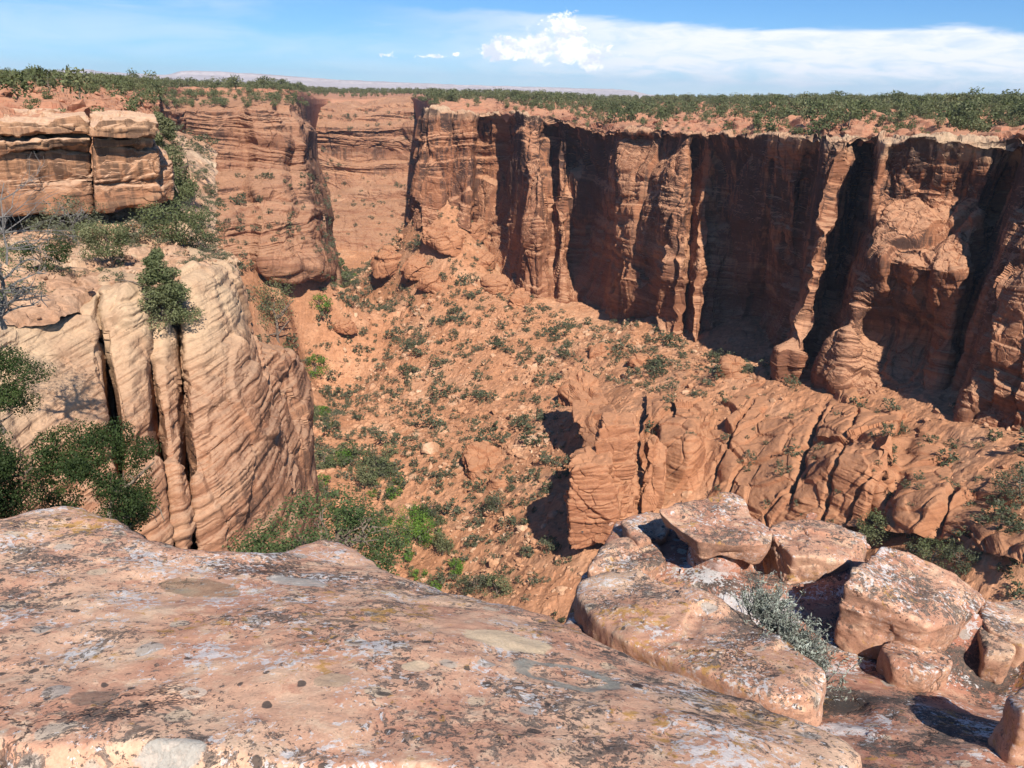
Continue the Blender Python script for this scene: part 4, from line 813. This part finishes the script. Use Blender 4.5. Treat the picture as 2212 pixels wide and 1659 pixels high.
pos = np.vstack([pP, pL, pU, pR]); sz = np.concatenate([Rg.lognormal(1.5, .40, 5200).clip(1.6, 8), Rg.lognormal(.75, .4, 520).clip(.7, 4), Rg.normal(3.4, .8, 160).clip(1.5, 5), Rg.lognormal(.75, .4, 2000).clip(.8, 4.5)])
def lab_tree(p_, x, y): return 'bushy pinyon tree on the wooded plateau beyond the right rim' if x > 1150 else ('bushy pinyon tree on the high ground above the left wall' if x < 640 else 'small pinyon tree on the plateau behind the canyon head')
plant('pinyon_tree', pos, sz, Rg, PIN, [M_JUN, M_BARK], lab_tree, 'tree', 'pinyon trees on the plateau', 300, 'pinyon_woodland')

# --- rubble and boulders on the slope
def stone(seed, sub=1, jit=.22):
    R = np.random.default_rng(seed); V, Fc = ico(sub); sc = np.array([1, R.uniform(.6, 1), R.uniform(.45, .8)]); W = V.copy()
    for _ in range(6):
        d_ = R.normal(size=3); d_ /= np.linalg.norm(d_); k = W@d_; lim = R.uniform(.45, .8); W = W-np.clip(k-lim, 0, None)[:, None]*d_
    return W*sc*(1+jit*.3*R.normal(size=(len(V), 1))), Fc
M_STONE = soil_mat('fallen_sandstone', (.36, .165, .085), (.47, .25, .14), (.56, .38, .25), 1.4)
def rubble(pos, size, R, name, mat, sub=1):
    pr = [stone(500+i, sub) for i in range(10)]; V, Fq, off = [], [], 0
    for p_, s_ in zip(pos, size):
        v, f = pr[R.integers(10)]; a = R.uniform(0, 6.283); c_, q_ = math.cos(a), math.sin(a); w = v*s_; tl_ = R.normal()*.3
        V.append(np.c_[w[:, 0]*c_-w[:, 1]*q_, w[:, 0]*q_+w[:, 1]*c_, w[:, 2]+w[:, 0]*tl_]+p_); Fq.append(f+off); off += len(v)
    return stuff(mesh_obj(name, np.vstack(V), np.vstack(Fq), mat))
n = 14000; rubble(pick(TG, n, Rg, keepT, lump(18, -.1, .35)), Rg.lognormal(-.72, .68, n).clip(.15, 2.6), Rg, 'rubble', M_STONE)
n = 1500; rubble(pick(TG, n, Rg, keepAny(500, 2212, 560, 1300)), Rg.lognormal(-.8, .5, n).clip(.15, 1.4), Rg, 'rubble', M_STONE)
n = 2500; rubble(pick(TG, n, Rg, lambda Q: ((Q[:, 1] < 220) & (np.abs(Q[:, 0]) < 150)).astype(float)), Rg.lognormal(-.72, .6, n).clip(.15, 2), Rg, 'rubble', M_STONE)
n = 1100; rubble(pick(LBG, n, Rg, lambda Q: np.ones(len(Q))), Rg.lognormal(-2.0, .6, n).clip(.05, .6), Rg, 'rubble', M_LBENCH)
n = 1600; rubble(pick(PG, n, Rg, keepAny(1180, 1900, 222, 292)), Rg.lognormal(.15, .5, n).clip(.4, 3.2), Rg, 'rubble', M_RIM, 2)
n = 1500; rubble(pick(LPG, n, Rg, keepAny(-50, 360, 175, 270)), Rg.lognormal(-.7, .5, n).clip(.2, 1.4), Rg, 'rubble', M_RIM, 2)
sm = []
for i in range(5):
    v, f = stone(700+i, 2); o = mesh_obj('fallen_boulder', v, f, M_STONE); sm.append(o.data); bpy.data.objects.remove(o)
for p_, s_ in zip(pick(TG, 70, Rg, keepT), Rg.lognormal(.55, .35, 70).clip(1.1, 3.6)):
    o = bpy.data.objects.new('fallen_boulder', sm[Rg.integers(5)]); C.objects.link(o); o.location = p_; o.rotation_euler = (Rg.normal()*.25, Rg.normal()*.25, Rg.uniform(0, 6.28)); o.scale = (s_,)*3
    tag(o, 'angular orange boulder lying among shrubs on the talus slope', 'boulder', 'boulders fallen on the slope')
g_ = sheet_ground(932, 975, [TG]); o = bpy.data.objects.new('fallen_boulder', sm[2]); C.objects.link(o); o.location = g_+np.array([0, 0, 1.2]); o.scale = (3.6, 3.2, 4.6); o.rotation_euler = (0, .2, .6); tag(o, 'big pale squarish boulder standing alone low on the talus slope', 'boulder')

# --- trees one can tell apart
def tree(name, px, py, hpx, ground, kind, mat, label, cat, seed, group=None, n=None, leaf=None, nc=40, wide=1.0, R_=None, nb=7, twigs=0, bark=None, rk=1.0):
    p_ = at(px, py, R_) if R_ else sheet_ground(px, py, ground); sl_ = np.linalg.norm(p_); h = hpx/F*sl_
    n = n or int(np.clip(hpx*hpx*.55, 250, 14000)); leaf = leaf or max(.012, 2.0/hpx)
    e = bpy.data.objects.new(name, None); C.objects.link(e); e.location = p_; e.scale = (h*wide, h*wide, h); e.rotation_euler = (0, 0, seed*1.3); tag(e, label, cat, group)
    v, f = branchy(seed+5, nb, .62, .032, .38, 5, twigs); mesh_obj('trunk', v, f, bark or M_BARK, e)
    v, f = crown(seed, kind, n, leaf, nc, rk); mesh_obj('crown', v, f, mat, e); return e
LG = [LBG, MG, BTG]
tree('juniper_tree', 235, 575, 98, LG, 'round', M_JUN, 'olive juniper tree standing alone in the middle of the rocky left ledge', 'tree', 21, nc=30)
tree('juniper_tree', 105, 590, 72, LG, 'bush', M_JNEAR, 'bright green rounded bush on the left ledge, left of the olive juniper', 'bush', 22, nc=30)
tree('scrub_bush', 160, 520, 92, LG, 'bush', M_SHR, 'grey green bush full of dead twigs below the streaked blocks', 'bush', 23, n=2600, twigs=10, nb=14, bark=M_DEAD, wide=1.1)
tree('scrub_bush', 388, 525, 105, LG, 'bush', M_JUN, 'wide dark green bush under the right corner of the streaked block', 'bush', 24, nc=44, wide=1.05)
tree('conifer_tree', 362, 712, 165, LG, 'cone', M_JUN, 'shaggy conifer leaning out of the crack at the lip of the cream buttress', 'tree', 25, nc=60, wide=1.25)
tree('conifer_tree', 374, 432, 165, LG, 'cone', M_JUN, 'slim conifer growing beside the right end of the streaked block', 'tree', 26, nc=50)
tree('juniper_tree', 292, 520, 52, LG, 'bush', M_SHR, 'low grey bush on the ledge below the gap between the two streaked blocks', 'bush', 27)
tree('scrub_bush', 440, 540, 46, LG, 'bush', M_SHR, 'pale grey bush at the outer corner of the left ledge', 'bush', 28)
tree('juniper_tree', 8, 700, 170, LG, 'round', M_JUN, 'half dead juniper with bare grey limbs at the left edge of the ledge', 'tree', 29, n=2600, R_=31, twigs=14, nb=18, bark=M_DEAD)
tree('juniper_tree', 8, 925, 150, LG, 'round', M_JNEAR, 'small juniper poking in at the left edge, in front of the cream buttress', 'tree', 30, R_=15, nc=36)
tree('juniper_tree', -5, 1215, 285, LG, 'round', M_JNEAR, 'dark dense juniper at the left edge just behind the foreground ledge', 'tree', 31, R_=6.6, n=32000, leaf=.0095, nc=85, wide=.8, rk=.62)
tree('juniper_tree', 258, 1240, 330, LG, 'round', M_JNEAR, 'dark juniper with a visible trunk in front of the cream buttress', 'tree', 32, R_=7.6, n=32000, leaf=.0085, nc=66, wide=.78, twigs=3, rk=.58)
tree('scrub_bush', 700, 1262, 205, LG, 'bush', M_OAK, 'twiggy green bush filling the notch behind the foreground ledge', 'bush', 33, R_=6.3, n=15000, leaf=.013, nc=80, wide=1.35, twigs=8, nb=20, bark=M_BARK, rk=.8)
for px, py, h, sd, lb in ((12, 560, 190, 41, 'bleached dead tree with a tangle of bare grey branches at the left edge'), (275, 668, 70, 42, 'fallen grey dead branch lying over the lip of the buttress')):
    p_ = at(px, py, 27 if sd == 41 else 42.5); e = bpy.data.objects.new('dead_tree', None); C.objects.link(e); e.location = p_; hh = h/F*np.linalg.norm(p_); e.scale = (hh,)*3; e.rotation_euler = (0, 0 if sd == 41 else 1.2, sd); tag(e, lb, 'dead tree')
    v, f = branchy(sd, 20 if sd == 41 else 9, .7, .013, .55, 4, 7, .3, .5); mesh_obj('branches', v, f, M_DEAD, e)
kk = pick(LBG, 70, Rg, keepAny(-40, 520, 470, 680)); mes = [proto_mesh('ledge_shrub', p_, [M_SHR, M_BARK]) for p_ in [join([(*crown(800+i, 'bush', 420, .05, 14), 0), (*branchy(850+i, 3, .4, .02, .3, 3), 1)]) for i in range(4)]]
for p_ in kk:
    o = bpy.data.objects.new('ledge_shrub', mes[Rg.integers(4)]); C.objects.link(o); o.location = p_; s_ = Rg.uniform(.35, .95); o.scale = (s_*1.2, s_*1.2, s_); o.rotation_euler = (0, 0, Rg.uniform(0, 6)); tag(o, 'low grey green shrub among stones on the left ledge', 'shrub', 'shrubs on the left ledge')
# canyon bottom trees
for i, (px, py, h, mt, kd, lb) in enumerate([
 (885,1165,95,M_COT,'bush','largest bright green tree clump on the canyon floor, above the foreground notch'), (925,1175,60,M_COT,'bush','bright green clump touching the right side of the largest green clump'),
 (852,1075,34,M_COT,'bush','light green tree beside the pale dry wash'), (745,1003,38,M_COT,'bush','yellow green tree near the right edge of the cream buttress'), (705,1010,46,M_JUN,'bush','dull green tree close against the right edge of the cream buttress'),
 (796,1052,66,M_JUN,'round','tall dark green tree by the dry wash'), (815,1018,40,M_SHR,'round','dark grey green tree on the right bank of the wash'), (885,1215,32,M_COT,'round','small vivid green tree just above the foreground rock edge'),
 (985,1243,42,M_COT,'round','vivid lime green tree lowest on the canyon floor'), (1020,1278,56,M_SHR,'bush','round silver green bush low on the slope beside the lime green tree'), (1073,1290,52,M_JUN,'bush','dark green bush right of the silver green bush'),
 (945,1277,28,M_COT,'bush','lime green bush half hidden by the foreground rock edge'), (955,1200,58,M_JUN,'round','dark green tree between the largest clump and the lime green tree'), (600,735,130,M_JUN,'round','large dark tree group beside the shoulder of the buttress'),
 (680,815,56,M_COT,'bush','green thicket in the canyon bottom right of the buttress'), (690,672,44,M_COT,'bush','bright green thicket at the far bend of the canyon bottom'), (742,622,66,M_JUN,'cone','tall dark conifer at the far bend of the canyon'),
 (560,575,44,M_JUN,'cone','pointed conifer at the foot of the far left wall'), (527,580,50,M_JUN,'cone','leftmost pointed conifer at the foot of the far left wall'), (930,1112,40,M_SHR,'bush','grey green bush up slope of the largest green clump'), (1075,1100,48,M_SHR,'bush','grey green tree beside the smooth rock outcrop on the slope'), (840,985,34,M_JUN,'bush','dark bush above the pale dry wash'),
 (2010,1222,62,M_JUN,'bush','wide dark green bush behind the big tilted boulder'), (2070,1228,48,M_SHR,'bush','grey green bush right of the wide dark green bush'), (1660,1118,48,M_JUN,'bush','green bush above the gap between the flat topped and the blocky boulder'), (1885,1180,78,M_JUN,'round','upright green tree just behind the blocky boulder'), (1945,1110,52,M_SHR,'bush','grey green bush at the foot of the slickrock bench'), (2195,1080,70,M_SHR,'bush','grey bush at the right edge beside the slickrock bench')]):
    tree('cottonwood_tree' if mt is M_COT else ('conifer_tree' if kd == 'cone' else 'juniper_tree'), px, py, h, [TG], kd, mt, lb, 'tree' if kd != 'bush' else 'bush', 900+i, n=int(min(2600, 320+h*h*.35)), nc=30, wide=.8 if mt is M_COT else .95)
STRIP = [(640,690),(700,620),(760,575),(775,615),(705,700),(668,790),(720,900),(770,960),(860,1020),(960,1130),(1010,1270),(940,1285),(860,1240),(760,1160),(690,1090),(655,860),(600,740)]
keepS = lambda Q: ((project(Q)[2] > 10) & in_poly(*project(Q)[:2], STRIP)).astype(float)
BSH = [join([(*crown(1300+i, 'bush', 420, .062, 22), 0), (*branchy(1350+i, 3, .4, .03, .3, 3), 1)]) for i in range(5)]
n = 150; plant('thicket_bush', pick(TG, n, Rg, keepS, lump(14, -.1, .3)), Rg.lognormal(1.15, .35, n), Rg, BSH, [M_JUN, M_BARK], lambda p_, x, y: 'dark green bush crowding the canyon bottom', 'bush', 'bushes along the canyon bottom', 300, 'thicket', .9)
n = 75; plant('leafy_bush', pick(TG, n, Rg, keepS, lump(14, -.1, .3)), Rg.lognormal(1.1, .35, n), Rg, BSH, [M_COT, M_BARK], lambda p_, x, y: 'bright green leafy bush along the canyon bottom', 'bush', 'bright bushes along the canyon bottom', 300, 'thicket', .9)
kk = pick(MG, 60, Rg, keepAny(330, 520, 280, 600))
for p_ in kk:
    o = bpy.data.objects.new('ledge_shrub', mes[Rg.integers(4)]); C.objects.link(o); o.location = p_; s_ = Rg.uniform(.6, 2.0); o.scale = (s_*1.2, s_*1.2, s_); o.rotation_euler = (0, 0, Rg.uniform(0, 6)); tag(o, 'shrub on the steep side slope right of the streaked block', 'shrub', 'shrubs on the side slope')
# silvery sagebrush on the lower ledge: upright stems with narrow leaves
def sagebrush():
    R = np.random.default_rng(77); e = bpy.data.objects.new('sagebrush', None); C.objects.link(e); e.location = at(1694, 1392, 3.66); tag(e, 'silvery grey sagebrush growing between the long boulder and the bare red slab', 'shrub')
    pts_c, pts_n, sv, sf, o = [], [], [], [], 0; axis = at(1775, 1440, 3.4)-at(1640, 1340, 3.9); axis[2] = 0
    for i in range(420):
        b_ = axis*R.uniform(-.5, .5)+np.array([R.normal()*.05, R.normal()*.05, 0]); a = R.uniform(0, 6.283); L = R.uniform(.10, .235); d_ = np.array([math.cos(a)*.5, math.sin(a)*.5, 1.0]); P_ = [b_]
        for j in range(4): d_ = d_+R.normal(size=3)*.16; d_ /= np.linalg.norm(d_); P_.append(P_[-1]+d_*L/4)
        v, f = tube(P_, np.linspace(.0032, .0014, 5), 3); sv.append(v); sf.append(f+o); o += len(v)
        for j in range(26): k = R.uniform(.25, 1)*4; q = P_[int(min(k, 3))]+(P_[int(min(k, 3))+1]-P_[int(min(k, 3))])*(k-int(min(k, 3))); pts_c.append(q+R.normal(size=3)*.007); pts_n.append(R.normal(size=3))
    mesh_obj('stems', np.vstack(sv), np.vstack(sf), M_DEAD, e); v, f = quads(np.array(pts_c), np.array(pts_n), .011, .28, R); mesh_obj('leaves', v, f, M_SAGE, e)
sagebrush()

n = 240; q = pick(V2, n, Rg, keepAny(1420, 2212, 1200, 1659)); rubble(q+np.array([0, 0, .004]), Rg.lognormal(-3.9, .6, n).clip(.008, .07), Rg, 'gravel', M_FG2, 2)
n = 26; q = pick(FGV, n, Rg, keepAny(0, 1700, 1350, 1659)); rubble(q+np.array([0, 0, .003]), Rg.lognormal(-4.3, .4, n).clip(.006, .03), Rg, 'pebbles', M_FG2, 2)

# --- thin desert air
def haze(dens):
    m = bpy.data.materials.new('air'); m.use_nodes = True; tr = m.node_tree; tr.nodes.clear(); o = tr.nodes.new('ShaderNodeOutputMaterial'); v = tr.nodes.new('ShaderNodeVolumePrincipled')
    v.inputs['Color'].default_value = (.62, .74, .95, 1); v.inputs['Density'].default_value = dens; v.inputs['Anisotropy'].default_value = 0.0; tr.links.new(v.outputs[0], o.inputs['Volume'])
    x, y0, y1, z0, z1 = 11000, -60, 11500, -240, 190
    V = [(a, b_, c_) for a in (-x, x) for b_ in (y0, y1) for c_ in (z0, z1)]
    Fq = [(0, 1, 3, 2), (4, 6, 7, 5), (0, 4, 5, 1), (2, 3, 7, 6), (0, 2, 6, 4), (1, 5, 7, 3)]
    stuff(mesh_obj('haze', V, Fq, m))
haze(0.000065)
